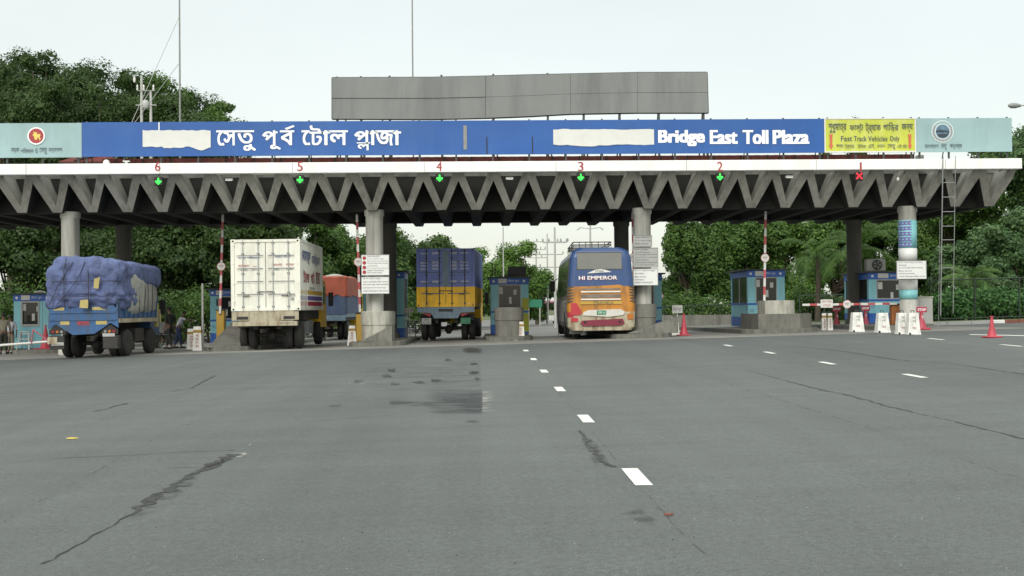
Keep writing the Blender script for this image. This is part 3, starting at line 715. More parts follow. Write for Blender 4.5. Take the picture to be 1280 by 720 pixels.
# red sheet parapet behind the boards
t = thing('red_sheet_parapet', 'rusty red corrugated sheet parapet behind the blue board', 'parapet', (0, 45.6, ZT + .12))
xa, xb = at(128, 198, 45.6).x, at(1143, 198, 45.6).x; zt_ = at(640, 195.5, 45.6).z - ZT - .12
b = MB(); n = int((xb - xa) / .09); V = []
for k in range(n + 1):
    y = (.0, .035, .035, .0)[k % 4]
    V += [(xa + (xb - xa) * k / n, y, 0), (xa + (xb - xa) * k / n, y, zt_)]
b.add(V, [(2 * k, 2 * k + 2, 2 * k + 3, 2 * k + 1) for k in range(n)], 'red_sheet'); b.build('sheet', t)
b = MB()
for k in range(30): x = xa + (xb - xa) * (k + .5) / 30; b.box(x - .02, x + .02, -.05, -.01, 0, zt_, 'steel_dark')
b.build('batten', t)
tag(MB().box(at(1146, 200, 45.2).x, at(1154, 200, 45.2).x, 45.1, 45.4, ZT + .12, at(1150, 194, 45.2).z, 'white_paint', .02).build('roof_cabinet'), 'small white box on the canopy roof below the yellow banner end', 'box')
t = thing('metal_shed_roof', 'dull orange and dark roof piece behind the left end of the blue board', 'roof', at(103, 202, 47))
MB().prism([(-.9, 0), (.9, 0), (.9, .28), (.1, .3), (-.9, .02)], 0, 1.5, 'red_sheet', 'y').build('roof_sheet', t, recalc=True); MB().prism([(-.3, .03), (.9, .31), (.9, .36), (-.35, .06)], -.05, 1.5, 'steel_dark', 'y').build('flashing', t, recalc=True)
for i, px in enumerate((133, 158)):
    t = thing('roof_lamp', ('round white lamp on the canopy edge below the left end of the blue board', 'flat white lamp on the canopy edge left of the number 6')[i], 'lamp', at(px, 204, 44.0), group='lamps on the canopy edge')
    if i == 0: MB().lathe((0, 0, 0), [(.12, -.06), (.12, .04), (.09, .10), (.03, .13)], 'white_paint', 14).build('housing', t)
    else: MB().box(-.12, .12, -.05, .05, .05, .09, 'white_paint').box(-.04, .04, -.03, .03, -.05, .05, 'white_paint').build('housing', t)

# grey sheet hoarding
YH = 47.0
t = thing('sheet_hoarding', 'long bare grey metal hoarding standing above the blue board', 'hoarding', (0, YH, ZT + .12)); hz = ZT + .12
bot = [(415, 148.5), (540, 149), (607, 147.5), (660, 145.5), (713, 142.5), (797, 141), (885.5, 141)]
top = [(415, 97), (540, 96.5), (607, 95), (660, 93.5), (713, 92.3), (797, 90.5), (884, 90.2)]
split = [(0, 2), (2, 4), (4, 5), (5, 6)]
def HP(p, Y=YH): q = at(p[0], p[1], Y); return (q.x, q.z - hz)
for (i0, i1) in split:
    for half in (0, 1):
        V = []
        lo = [HP(bot[i]) for i in range(i0, i1 + 1)]; hi = [HP(top[i]) for i in range(i0, i1 + 1)]
        md = [((a_[0] + b_[0]) / 2, (a_[1] * .5 + b_[1] * .5)) for a_, b_ in zip(lo, hi)]
        A, B = (lo, md) if half == 0 else (md, hi); n = len(A)
        e = .006; r_ = random.Random(i0 * 2 + half)
        yo = r_.uniform(-.02, .02)
        V = [(x + (e if k == 0 else -e if k == n - 1 else 0), yo, z + e) for k, (x, z) in enumerate(A)] + [(x + (e if k == 0 else -e if k == n - 1 else 0), yo, z - e) for k, (x, z) in enumerate(B)]
        V2 = [(x, y + .02, z) for x, y, z in V]; N = 2 * n
        fs = [(k, k + 1, n + k + 1, n + k) for k in range(n - 1)] + [(N + k, N + n + k, N + n + k + 1, N + k + 1) for k in range(n - 1)]
        fs += [(k, N + k, N + k + 1, k + 1) for k in range(n - 1)] + [(n + k, n + k + 1, N + n + k + 1, N + n + k) for k in range(n - 1)]
        MB().add(V + V2, fs, 'galvanised').build('sheet_panel', t)
bk = MB()
lo = [HP(p) for p in bot]; hi = [HP(p) for p in top]
for k in range(len(lo) - 1):
    e_ = .03; bk.add([(lo[k][0] + e_ * (k == 0), .05, lo[k][1] + e_), (lo[k + 1][0], .05, lo[k + 1][1] + e_), (hi[k + 1][0], .05, hi[k + 1][1] - e_), (hi[k][0] + e_ * (k == 0), .05, hi[k][1] - e_)], [(0, 1, 2, 3)], 'steel_dark')
bk.build('backing', t)
fr = MB()
for A in (lo, hi):
    for k in range(len(A) - 1): fr.tube((A[k][0], .07, A[k][1]), (A[k + 1][0], .07, A[k + 1][1]), .035, 'steel_dark', n=6)
for A, B in (((lo[0][0], lo[0][1]), (hi[0][0], hi[0][1])), ((lo[-1][0], lo[-1][1]), (hi[-1][0], hi[-1][1]))): fr.tube((A[0], .05, A[1]), (B[0], .05, B[1]), .03, 'steel_dark', n=6)
fr.build('frame', t)
for px in (421, 451, 487, 552, 617, 685, 730, 775, 824, 880):
    x = at(px, 140, YH).x; zt_ = at(px, 97.5 - (px - 415) * .017, YH).z - hz + (.07 if px < 700 else 0)
    MB().box(x - .04, x + .04, .08, .16, 0, zt_, 'steel_dark').tube((x, .16, zt_ * .7), (x, 1.6, 0), .03, 'steel_dark', n=6).build('post', t)
    if px in (451, 617, 685, 730, 880): MB().box(x + .10, x + .16, .08, .14, 0, zt_ * .5, 'steel_dark').build('post', t)

# masts
def mast(px_t, py_t, px_b, py_b, Y, r, label, guys=()):
    b_ = at(px_b, py_b, Y); g = ZT + .12; top_ = at(px_t, py_t, Y); dx = (top_.x - b_.x)
    t = thing('radio_mast', label, 'mast', (b_.x, Y, g)); H = top_.z - g
    MB().tube((0, 0, 0), (0, 0, H), r, 'steel_grey', r * .7, 8).build('pole', t)
    for (z, dx_, dy_) in guys: MB().tube((0, 0, z - g), (dx_, dy_, 0.3), .012, 'steel_pale', n=5).build('guy_wire', t)
    return t
mast(223, -60, 225, 150, 49, .042, 'tall thin guyed mast standing on the canopy roof before the left trees', guys=((at(224, 78, 49).z, -3.9, 1), (at(224, 20, 49).z, -2.6, -1)))
mast(515, -60, 516, 100, 50, .036, 'tall thin mast rising behind the grey hoarding')
t = thing('aerial_frame', 'twin legged steel aerial frame with crossarm and fittings before the left trees', 'aerial frame', (at(183, 200, 50).x, 50, ZT + .12))
g = t.location.z; z = lambda py: at(183, py, 50).z - g
for s in (-1, 1): MB().tube((s * .19, 0, 0), (s * .19, 0, z(113 if s > 0 else 95)), .07, 'pale_pole', .05, 8).build('pole', t)
MB().box(-.42, .42, -.06, .06, z(132), z(131), 'steel_pale').box(-.32, .36, -.06, .06, z(114), z(113), 'steel_grey').tube((-.19, 0, z(130)), (.19, 0, z(114)), .025, 'steel_grey').build('crossarm', t)
MB().lathe((0, -.1, z(136)), [(.1, 0), (.13, .05), (.13, .28), (.08, .34)], 'steel_pale', 12).build('transformer', t)
for s in (-.36, -.1, .3): MB().lathe((s, 0, z(113)), [(.03, 0), (.05, .05), (.03, .12), (.045, .18), (.02, .24)], 'white_paint', 8).build('insulator', t)
MB().box(-.55, -.3, -.05, .05, z(95), z(94), 'steel_pale').lathe((-.48, 0, z(103)), [(.04, 0), (.06, .1), (.04, .28)], 'white_paint', 8).build('bracket', t)
t = thing('street_lamp', 'street lamp head reaching in from the right edge above the canopy', 'street lamp', on(1330, 52)); g = t.location.z
q = at(1266, 132, 52); zq = q.z - g; xq = q.x - t.location.x
MB().tube((0, 0, 0), (0, 0, zq + .1), .09, 'steel_pale', .06).tube((0, 0, zq + .1), (xq + .3, 0, zq - .0), .035, 'steel_pale').build('pole', t)
MB().lathe((xq, 0, zq), [(.05, -.2), (.12, -.08), (.12, .12), (.06, .35)], 'steel_grey', 14, axis='x').build('lamp_head', t)
# steel ladder at the right
xl, xr = gx(1171.5, 44.3), gx(1187, 44.3); g = ground(xl, 44.3)
t = thing('steel_ladder', 'tall thin steel ladder leaning up to the canopy near its right end', 'ladder', ((xl + xr) / 2, 44.3 - .85, g)); wl = (xr - xl) / 2
for s in (-1, 1): MB().tube((s * wl, .5, at(1172, 394 if s < 0 else 392, 44.3).z - g), (s * wl, .05, at(1172, 196, 43.6).z - g), .022 if s < 0 else .014, 'steel_grey', n=8).build('rail', t)
for py in (229, 247, 265, 283, 300, 335):
    z_ = at(1180, py, 43.8).z - g; yy = .05 + .45 * (1 - z_ / 6.6); MB().tube((-wl, yy, z_), (wl, yy, z_), .016, 'steel_grey', n=8).build('rung', t)
MB().tube((-wl - .05, .6, -.0), (-wl - .05, .3, at(1170, 275, 44).z - g), .01, 'steel_grey', n=6).build('brace', t)

# ================================================================== ISLANDS
def slab_outline(w, y0, y1, nose=True, n=10):
    P = []
    for k in range(n + 1):
        a_ = math.pi + math.pi * k / n; P.append((w * math.cos(a_), y0 + w * .9 + w * .9 * math.sin(a_)))
    return P + [(w, y1), (-w, y1)]
def island(px, Y0, Y1, w, label, hgt=.16):
    x = gx(px, Y0); x0_, y0_, g = x, Y0, min(ground(x - w, Y1), ground(x, Y1)) ; g0 = ground(x, Y0)
    t = thing('traffic_island', label, 'traffic island', (x, Y0, g0), group='kerbed islands between the lanes')
    P = slab_outline(w, 0, Y1 - Y0); V = []
    for z_ in (-.4, hgt): V += [(u, v, z_ + ground(x + u, Y0 + v) - g0) for u, v in P]
    n = len(P)
    MB().add(V, [tuple(range(n, 2 * n))] + [(k, (k + 1) % n, n + (k + 1) % n, n + k) for k in range(n)], 'kerb_concrete').build('kerbed_base', t, recalc=True)
    return t, x, g0 + hgt
def bullnose(t, cx, cy, r, z0, z1, m, ytail, name='concrete_guard'):
    """round fronted guard: lower drum, overhanging upper band, local to the island."""
    b = MB()
    def out(rr_, n=14): return [(cx + rr_ * math.cos(math.pi + math.pi * k / n), cy + rr_ * math.sin(math.pi + math.pi * k / n)) for k in range(n + 1)] + [(cx + rr_, ytail), (cx - rr_, ytail)]
    zm = z0 + (z1 - z0) * .58
    b.prism(out(r), z0, zm, m); b.prism(out(r * 1.05), zm, z1, m)
    b.prism([(u * 1.0, v) for u, v in out(r * .98)], z1, z1 + .03, m)
    o = b.build(name, t, recalc=True); return o
# island below the left column of lane five/four
tB, xB, gB = island(469, 43.6, 62, 1.05, 'kerbed island carrying the column with two white notice boards')
bullnose(tB, -.07, 1.6, .57, .1, at(470, 390, 44.6).z - tB.location.z, 'cream_paint', 2.9)
tC, xC, gC = island(637, 46.2, 62, .92, 'kerbed island with a round grey guard in front of the middle booth')
bullnose(tC, .02, 1.2, .54, .12, at(638, 385, 47).z - tC.location.z, 'kerb_concrete', 2.4)
tD, xD, gD = island(806, 43.6, 62, 1.15, 'kerbed island right of the bus carrying the column with three boards')
bullnose(tD, .12, 1.55, .52, .1, at(805, 381, 44.6).z - tD.location.z, 'kerb_concrete', 2.9)
tE, xE, gE = island(985, 44.6, 62, 1.45, 'long low kerbed island under the booth right of the hedge gap')
z_ = at(985, 392, 46.2).z - tE.location.z; z2 = at(985, 375.5, 46.2).z - tE.location.z
b = MB(); b.prism([(-.9, .9), (-.3, .5), (.6, .5), (1.2, 1.1), (1.2, 4), (-.9, 4)], .12, z_, 'kerb_concrete'); b.prism([(-.62, 1.0), (-.3, .75), (.3, .75), (.52, 1.0), (.52, 2.2), (-.62, 2.2)], z_, z2, 'cream_paint'); b.build('concrete_guard', tE, recalc=True)
tF, xF, gF = island(1136, 44.4, 62, 1.0, 'kerbed island under the wrapped column and right booth')
tA, xA, gA = island(287, 43.4, 62, 1.05, 'kerbed island with a long sloping ramp nose left of the white lorry')
b = MB(); b.prism([(.2, .12), (4.6, 1.0), (8.5, 1.0), (8.5, .1)], -.85, .85, 'kerb_concrete', 'x'); b.build('ramp_nose', tA, recalc=True)
z2 = at(272, 394, 49).z - tA.location.z; xo = gx(272, 49) - xA
MB().box(-.62, .62, 5.2, 6.6, 1.0, z2, 'cream_paint', .06).build('concrete_guard', tA).location.x = 0
tG, xG, gG = island(45, 49.6, 62, 1.35, 'kerbed island under the pale booth at the far left edge')
# sloped wedge on two of the round guards
for t_, r_ in ((tB, .62), (tD, .98)):
    MB().prism([(-r_ * .95, .02), (r_ * 1.0, .02), (r_ * 1.0, .62), (.0, .30)], .55, 1.05, 'kerb_concrete', 'y').build('sloped_nose', t_, recalc=True).location = (-.05 if t_ is tB else .35, .05, .14)

# ================================================================== BOOTHS
def booth(px, Y, w, d, hgt, label, base=.17, rz=0, left=False, top='sign', yellow=False, roof_box=False, arrow=None):
    x = gx(px, Y); g = ground(x, Y) + base
    t = thing('toll_booth', label, 'toll booth', (x, Y, g), rz, group='toll booths')
    W2 = w / 2; s1, s2, s3 = .42, .95, hgt - .28
    # lower body
    MB().box(-W2, W2, 0, d, 0, s1, 'booth_blue').box(-W2 + .004, W2 - .004, .004, d - .004, s1, s2, 'booth_cyan').box(-W2 - .012, W2 + .012, -.012, d + .012, s2 - .02, s2 + .06, 'booth_blue').build('lower_body', t)
    b = MB()
    for sx in (-1, 1):
        xi, xo = sorted((sx * W2, sx * (W2 - .33)))
        MB().box(xi, xo, 0, .07, s2 + .06, s3, 'booth_cyan').build('corner_panel', t); MB().box(xi, xo, d - .07, d, s2 + .06, s3, 'booth_cyan').build('corner_panel', t)
        xi, xo = sorted((sx * W2, sx * (W2 - .07)))
        for ya_, yb_, m_ in ((.07, .22, 'booth_cyan'), (d - .22, d - .07, 'booth_cyan'), (d * .5 - .05, d * .5 + .05, 'steel_pale')): MB().box(xi, xo, ya_, yb_, s2 + .06, s3, m_).build('side_post', t)
    MB().box(-W2 + .33, W2 - .33, .02, .05, s2 + .06, s3, 'dark_glass').build('front_window', t)
    fr = MB()
    for x0_, x1_, z0_, z1_ in ((-W2 + .33, W2 - .33, s2 + .06, s2 + .11), (-W2 + .33, W2 - .33, s3 - .05, s3), (-W2 + .33, -W2 + .37, s2 + .11, s3 - .05), (W2 - .37, W2 - .33, s2 + .11, s3 - .05)):
        fr.box(x0_, x1_, -.005, .03, z0_, z1_, 'steel_pale')
    fr.build('window_frame', t)
    for sx in (-1, 1): MB().box(*sorted((sx * (W2 - .03), sx * (W2 - .045))), .22, d - .22, s2 + .06, s3, 'dark_glass').build('side_window', t)
    MB().box(-W2 - .02, W2 + .02, -.02, d + .02, s3, hgt, 'booth_blue', .01).build('fascia_band', t)
    MB().box(-W2 - .16, W2 + .16, -.14, d + .16, hgt, hgt + .06, 'steel_dark').build('roof', t)
    c = -.12 * w
    MB().box(-.30 * w, -.07 * w, -.032, -.022, s3 + .05, hgt - .03, 'white_paint').build('name_plate', t)
    text(t, [('েটাল বুথ', -.04 * w, .25 * w, s3 + .08, s3 + .21)], 'letter_white', off=-.02)
    for u in (-.42 * w, .38 * w): disc(t, u, (s3 + hgt) / 2, .055, 'letter_white', -.024, 'emblem_dot', 12)
    for (u, v, a_, b__) in ((-.30 * w, s3 - .42, .20, .30), (.10 * w, s3 - .45, .14, .22), (-.02 * w, s3 - .85, .12, .30)):
        MB().box(u, u + a_, -.0, .018, v, v + b__, 'paper').build('paper_notice', t)
    for v in (.70, .62): text(t, [('নম্বর', -W2 + .06, -W2 + .26, v, v + .05)], 'letter_blue', off=0)
    if yellow:
        MB().box(W2 - .30, W2 + .006, -.006, .0, s2 + .08, s2 + .62, 'booth_yellow').box(W2 - .30, W2 + .006, -.014, -.006, .1, s2 - .04, 'booth_yellow').build('yellow_panel', t)
    if roof_box:
        MB().box(-.05, .75, .5, 1.1, hgt + .10, hgt + .52, 'steel_dark', .02).tube((.0, .6, hgt + .06), (.0, .6, hgt + .12), .03, 'steel_dark').tube((.7, .6, hgt + .06), (.7, .6, hgt + .12), .03, 'steel_dark').build('roof_unit', t)
        MB().tube((-.75, .6, hgt), (-.75, .6, hgt + .85), .02, 'steel_dark').tube((-.62, .6, hgt), (-.62, .6, hgt + .65), .02, 'steel_dark').build('aerial', t)
    return t
booth(637.5, 52.5, 1.66, 2.6, at(637, 347.5, 52.5).z - ground(1.3, 52.5) - .17, 'blue booth behind the round guard with a yellow strip down its right edge', yellow=True, roof_box=True)
booth(480, 53, 1.8, 2.6, at(480, 340, 53).z - ground(-4.2, 53) - .17, 'blue booth mostly hidden behind the column with two notice boards')
booth(801, 53, 1.9, 2.6, at(801, 343, 53).z - ground(7, 53) - .17, 'booth almost wholly hidden behind the column right of the bus')
tb = booth(958.5, 50.5, 1.58, 3.4, at(958, 338, 50.5).z - ground(12, 50.5) - .17, 'blue booth behind the raised pole standing alone before the hedge', rz=math.radians(-0), roof_box=False)
tf = booth(1115, 50.5, 1.95, 3.4, at(1115, 341, 50.5).z - ground(17, 50.5) - .17, 'blue booth beside the wrapped column with an air conditioner on top')
hh = at(1115, 341, 50.5).z - tf.location.z
ac = thing('air_conditioner', 'grey outdoor air conditioner unit on the roof of the right booth', 'air conditioner', (gx(1096, 51), 51, at(1096, 341, 51).z + .08))
MB().box(-.42, .42, 0, .32, 0, .52, 'sign_grey', .03).build('casing', ac)
MB().lathe((.05, -.01, .26), [(.22, .0), (.22, -.02), (.19, -.025)], 'steel_dark', 20, axis='y').build('fan_grille', ac)
fb = MB()
for k in range(5): a_ = k * 1.2566; fb.prism([(.05 + .03 * math.cos(a_), .26 + .03 * math.sin(a_)), (.05 + .17 * math.cos(a_ - .3), .26 + .17 * math.sin(a_ - .3)), (.05 + .17 * math.cos(a_ + .25), .26 + .17 * math.sin(a_ + .25))], -.045, -.04, 'steel_grey', 'y')
fb.build('fan', ac, recalc=True)
booth(282, 52, 1.3, 2.4, at(282, 362, 52).z - ground(-11, 52) - .17, 'booth mostly hidden behind the white container lorry with a blue top')
tg = booth(41, 52.5, 1.62, 2.6, at(39, 368, 52.5).z - ground(-19, 52.5) - .17, 'pale turquoise booth at the left edge with one framed window and a step ladder')
hb = at(39, 368, 52.5).z - tg.location.z
# the left booth is panelled in turquoise with one framed window
MB().box(-.80, -.49, -.03, -.018, .02, hb - .30, 'booth_cyan').box(-.17, .80, -.03, -.018, .02, .94, 'booth_cyan').box(.3, .80, -.03, -.018, .94, hb - .3, 'booth_cyan').box(-.49, -.17, -.03, -.018, .02, .94, 'booth_cyan').box(-.49, .3, -.05, -.03, .95, 1.03, 'steel_pale').box(-.49, .3, -.05, -.03, hb - .36, hb - .29, 'steel_pale').box(-.49, -.42, -.05, -.03, 1.03, hb - .36, 'steel_pale').box(.23, .3, -.05, -.03, 1.03, hb - .36, 'steel_pale').box(.42, .44, -.034, -.03, .02, hb - .3, 'steel_grey').build('front_panel', tg)
MB().lathe((.2, .3, hb + .08), [(.25, 0), (.22, .05), (.05, .09)], 'paper', 14).build('roof_dish', tg)

# ================================================================== BOOM BARRIERS
def boom(px_b, py_b, px_t, py_t, Y, label, py_disc, raised=True, box=(378, 405), boxm='barrier_orange'):
    x = gx(px_b, Y); g = ground(x, Y)
    t = thing('boom_barrier', label, 'barrier', (x, Y, g + .15), group='boom barriers')
    zb_ = at(px_b, box[0], Y).z - g - .15
    MB().box(-.16, .16, .06, .40, 0, zb_, boxm, .03).build('housing', t)
    MB().box(-.19, .19, .03, .43, zb_, zb_ + .05, 'steel_dark', .01).build('housing_lid', t)
    p = at(px_b, py_b, Y) - t.location; q = at(px_t, py_t, Y) - t.location; p.y = q.y = 0
    d = q - p; n = 13; b = MB(); u = d.normalized(); s = Vector((u.z, 0, -u.x)) * .045
    for k in range(n):
        a_, c = p + d * (k / n), p + d * ((k + 1) / n)
        V = [a_ - s, a_ + s, c + s * .9, c - s * .9]
        V = [(v.x, -.02, v.z) for v in V] + [(v.x, .03, v.z) for v in V]
        b.add(V, [(0, 1, 2, 3), (4, 7, 6, 5), (0, 4, 5, 1), (1, 5, 6, 2), (2, 6, 7, 3), (3, 7, 4, 0)], 'stripe_red' if k % 2 else 'white_paint')
    b.build('arm', t)
    if raised:
        f = (py_disc - py_b) / (py_t - py_b); c = p + d * f
    else: f = (py_disc - px_b) / (px_t - px_b); c = p + d * f
    dd = disc(t, c.x, c.z, .17, 'letter_red', -.025, 'round_sign', 24, .006); disc(dd, c.x, c.z, .155, 'white_paint', -.0315, 'sign_face', 24)
    text(dd, [('থামুন', c.x - .085, c.x + .085, c.z - .04, c.z + .05)], 'letter_red', off=-.036)
    return t
boom(275, 392, 278.5, 268, 47.5, 'raised striped barrier pole left of the white container lorry', 333, box=(388, 405), boxm='stripe_yellow')
boom(450, 390, 446, 268, 46.2, 'raised striped barrier pole left of the two white notice boards', 327.5, box=(392, 420), boxm='stripe_yellow')
boom(793, 392, 790.5, 264, 46.6, 'raised striped barrier pole between the bus and the three boards', 322)
boom(955, 400, 957, 264, 46.8, 'raised striped barrier pole before the booth by the hedge', 322.5)
bf = boom(1121, 379.5, 1003, 381, 46.4, 'lowered striped barrier pole across the closed rightmost lane', 1058.5, raised=False, box=(381, 402))
p = at(1033, 379.5, 46.4) - bf.location
MB().box(p.x - .24, p.x + .24, -.05, -.03, p.z - .16, p.z + .16, 'white_paint', .005).build('hanging_plate', bf)
text(bf, [('লেন বন্ধ', p.x - .19, p.x + .19, p.z + .01, p.z + .11), ('STOP', p.x - .14, p.x + .14, p.z - .12, p.z - .03)], 'letter_red', off=-.05)
# long white pole lying across the far left lane
t = thing('boom_barrier', 'lowered white pole crossing in front of the far left booth', 'barrier', on(62, 47), group='boom barriers')
p0 = at(60, 427, 47) - t.location; p1 = at(-30, 434, 47) - t.location
MB().tube((p0.x, 0, p0.z), (p1.x, 0, p1.z), .05, 'white_paint').build('arm', t)
MB().tube((p0.x, -.05, p0.z + .05), (p0.x - .55, -.05, p0.z + .48), .03, 'pink').tube((p0.x - .55, -.05, p0.z + .48), (p0.x - .62, -.05, p0.z - .05), .03, 'pink').build('support', t)

# ================================================================== NOTICE BOARDS, SMALL SIGNS
def notice(px0, px1, py0, py1, Y, label, rows, m='sign_white', name='notice_board', head=None, icons=False):
    a_ = at(px0, py1, Y); b_ = at(px1, py0, Y); w = (b_.x - a_.x) / 2; hh_ = b_.z - a_.z
    t = thing(name, label, 'notice board', ((a_.x + b_.x) / 2, Y, a_.z), group='notice boards on the columns')
    MB().box(-w, w, 0, .03, 0, hh_, m).build('panel', t)
    fr = MB()
    for q in ((-w, w, hh_ - .018, hh_), (-w, w, 0, .018), (-w, -w + .018, .018, hh_ - .018), (w - .018, w, .018, hh_ - .018)): fr.box(q[0], q[1], -.012, 0, q[2], q[3], 'steel_grey')
    fr.build('frame', t)
    L = []; n = len(rows); u0_ = -w + (.22 if icons else .07) * 1.0
    for k, r_ in enumerate(rows):
        zt2 = hh_ - .05 - (hh_ - .08) * k / n; zb2 = zt2 - (hh_ - .08) / n * .58
        L.append((r_[0], u0_, u0_ + (w * .93 - u0_) * r_[1], zb2, zt2))
    text(t, L, 'letter_dark', off=0)
    if icons:
        ib = MB()
        for k in range(0, n, 2):
            zt2 = hh_ - .05 - (hh_ - .08) * k / n
            ib.lathe((-w + .12, -.006, zt2 - .08), [(.07, .005), (.07, 0)], 'letter_red', 14, axis='y')
        ib.build('icon', t)
    return t
ta = 'সকল যানবাহন'; tb_ = 'ধীরে চালান'; tc_ = 'টোল প্রদান করুন'; td = 'লেন মেনে চলুন'; te = 'গতি কমান'
notice(451.5, 486.5, 318, 344.5, 44.75, 'upper white board with red icons on the column right of the raised pole', [(ta, .6), (tc_, .8), (tb_ + ' ' + td, 1), (td + ' ' + ta, 1), (te, .5), (tc_ + ' ' + te, 1), (ta, .8), (td, .7)], icons=True)
notice(451.5, 486.5, 345.5, 367.5, 44.75, 'lower white board of fine text beneath the board with red icons', [(tc_, .7), (ta + ' ' + tb_, 1), (td + ' ' + ta, 1), (te + ' ' + tc_, .9), (ta + ' ' + te, 1)])
notice(791.5, 815, 294, 308.5, 44.75, 'topmost and narrowest of the three boards right of the bus', [(ta, .9), (tc_, 1), (tb_, .8)], m='sign_grey')
notice(791.5, 822.5, 309.5, 334.5, 44.75, 'middle grey board of dense text right of the bus', [(ta, .6), (te, .7), (td + ' ' + ta, 1), (tb_ + ' ' + tc_, 1), (te, .6), (ta + ' ' + tb_, 1), (tc_ + ' ' + te, .9)], m='sign_grey', icons=False)
notice(791.5, 822.5, 335.5, 357, 44.75, 'lowest white board right of the bus with a heading line', [(tc_, .9), (ta, .4), (tb_, .5), (te, .4), (ta, .8)])
notice(1121, 1158, 325.5, 349, 44.75, 'wide white board fixed to the purple and turquoise wrapped column', [(tc_ + ' ' + te, .9), (ta, .3), (td + ' ' + ta, .9), (tb_, .5), (te + ' ' + ta, .6), (ta + ' ' + tb_, 1)])
t = thing('utility_cabinet', 'weathered grey white utility cabinet beside the wrapped column', 'cabinet', on(1150, 46.2, .1))
zc = at(1150, 372, 46.2).z - t.location.z
MB().box(-.52, .52, 0, .6, .05, zc, 'cream_paint', .02).box(-.55, .55, -.03, .63, 0, .05, 'kerb_concrete').build('body', t)
MB().box(-.48, -.01, -.012, -.002, .1, zc - .05, 'sign_grey').build('door', t); MB().box(.01, .48, -.012, -.002, .1, zc - .05, 'sign_grey').build('door', t)
MB().box(-.55, .55, -.03, .63, zc, zc + .04, 'cream_paint').build('top', t)
def small_sign(px, py0, py1, w_px, Y, label):
    x = gx(px, Y); g = ground(x, Y); t = thing('small_sign', label, 'sign', (x, Y, g), group='small white signs at the lane mouths')
    z1 = at(px, py0, Y).z - g; z0 = at(px, py1, Y).z - g; w = w_px / F * Y / 2
    MB().box(-w, w, -.015, .015, z0, z1, 'white_paint', .005).build('plate', t); MB().tube((0, .03, 0), (0, .03, z1 - .05), .025, 'white_paint').lathe((0, .03, 0), [(.16, 0), (.15, .04), (.03, .08)], 'steel_grey', 14).build('stand', t)
    text(t, [('ধীরে চলুন', -w * .8, w * .8, z0 + .05, z1 - .06)], 'letter_dark', off=-.016); return t
small_sign(847, 381.5, 391.5, 13, 49, 'small white plate on a stand between the bollard and the booth lane')
small_sign(512, 385, 391, 11, 53, 'small white plate on a stand left of the blue and yellow lorry')
t = thing('sliding_gate', 'low pale bar gate left of the blue and yellow lorry', 'gate', on(515, 54)); gz = at(515, 401, 54).z - t.location.z
b = MB()
for z_ in (gz, gz * .55, .12): b.tube((-.55, 0, z_), (.5, 0, z_), .02, 'steel_pale', n=6)
for u in (-.55, -.2, .15, .5): b.tube((u, 0, 0), (u, 0, gz), .02, 'steel_pale', n=6)
b.build('rail', t)
t = thing('round_road_sign', 'small round sign low on a post right of the three boards', 'road sign', on(827, 58)); q = at(827, 370, 58).z - t.location.z
MB().tube((0, .02, 0), (0, .02, q), .03, 'steel_grey').build('post', t); disc(t, 0, q, .14, 'letter_red', 0, 'ring', 20); disc(t, 0, q, .11, 'white_paint', -.005, 'face', 20)

# ================================================================== BOLLARDS AND CONES
def bollard(px, py_b, py_t, wb_px, wt_px, gold, label, txt=None, Y=None, grp='white painted concrete bollards'):
    p = gp(px, py_b) if Y is None else Vector(on(px, Y)); Y = p.y; s = Y / F; H = at(px, py_t, Y).z - p.z; wb_ = wb_px * s / 2; wt = wt_px * s / 2
    t = thing('concrete_bollard', label, 'bollard', p, group=grp)
    def fr(z0, z1, m, e=0.0):
        a_ = wb_ + (wt - wb_) * z0 / H + e; c = wb_ + (wt - wb_) * z1 / H + e; D = .8
        V = [(-a_, -a_ * D, z0), (a_, -a_ * D, z0), (a_, a_ * D, z0), (-a_, a_ * D, z0), (-c, -c * D, z1), (c, -c * D, z1), (c, c * D, z1), (-c, c * D, z1)]
        return V
    FS = [(3, 2, 1, 0), (4, 5, 6, 7), (0, 1, 5, 4), (1, 2, 6, 5), (2, 3, 7, 6), (3, 0, 4, 7)]
    b = MB().add(fr(0, H, None), FS, 'bollard_white'); b.build('body', t)
    MB().box(-wb_ * 1.06, wb_ * 1.06, -wb_ * .86, wb_ * .86, 0, .05, 'bollard_white', .01).build('foot', t)
    MB().tube((-.05, 0, H), (-.05, 0, H + .07), .012, 'steel_dark', n=6).tube((.05, 0, H), (.05, 0, H + .07), .012, 'steel_dark', n=6).tube((-.05, 0, H + .07), (.05, 0, H + .07), .012, 'steel_dark', n=6).build('lifting_eye', t)
    if gold: MB().add(fr(H * .74, H * .86, None, .006), FS, 'bollard_gold').build('painted_band', t)
    D = .8
    zs = [.62, .48, .34, .2] if gold else [.78, .62, .30]
    for i, zf in enumerate(zs):
        yy = -(wb_ + (wt - wb_) * (zf - .08)) * D - .012
        c = ('লে', 'ন', 'নং', 'থা')[i]
        text(t, [(c, -wt * .42, wt * .42, H * (zf - .05), H * (zf + .05))], 'letter_red' if gold or i == 2 else 'steel_grey', off=yy)
    if not gold: MB().box(-wb_ * .9, -wb_ * .55, -wb_ * .9, -wb_ * .7, 0, .07, 'black', .01).build('foot_pad', t)
    return t
bollard(241, 437, 411, 12.5, 10.5, True, 'front bollard with a gold band beside the ramp nose, left of the white lorry')
bollard(247.5, 434, 408, 11, 9, True, 'rear bollard half hidden behind another beside the ramp nose', Y=45.5)
bollard(440.5, 432, 407, 12, 7.5, True, 'bollard with red letters and gold band at the foot of the two notice boards')
bollard(650.5, 425, 402, 10.5, 8, True, 'bollard with gold band in front of the middle booth')
bollard(843, 419, 397, 11.5, 9, True, 'bollard with gold band beside the red cone right of the bus')
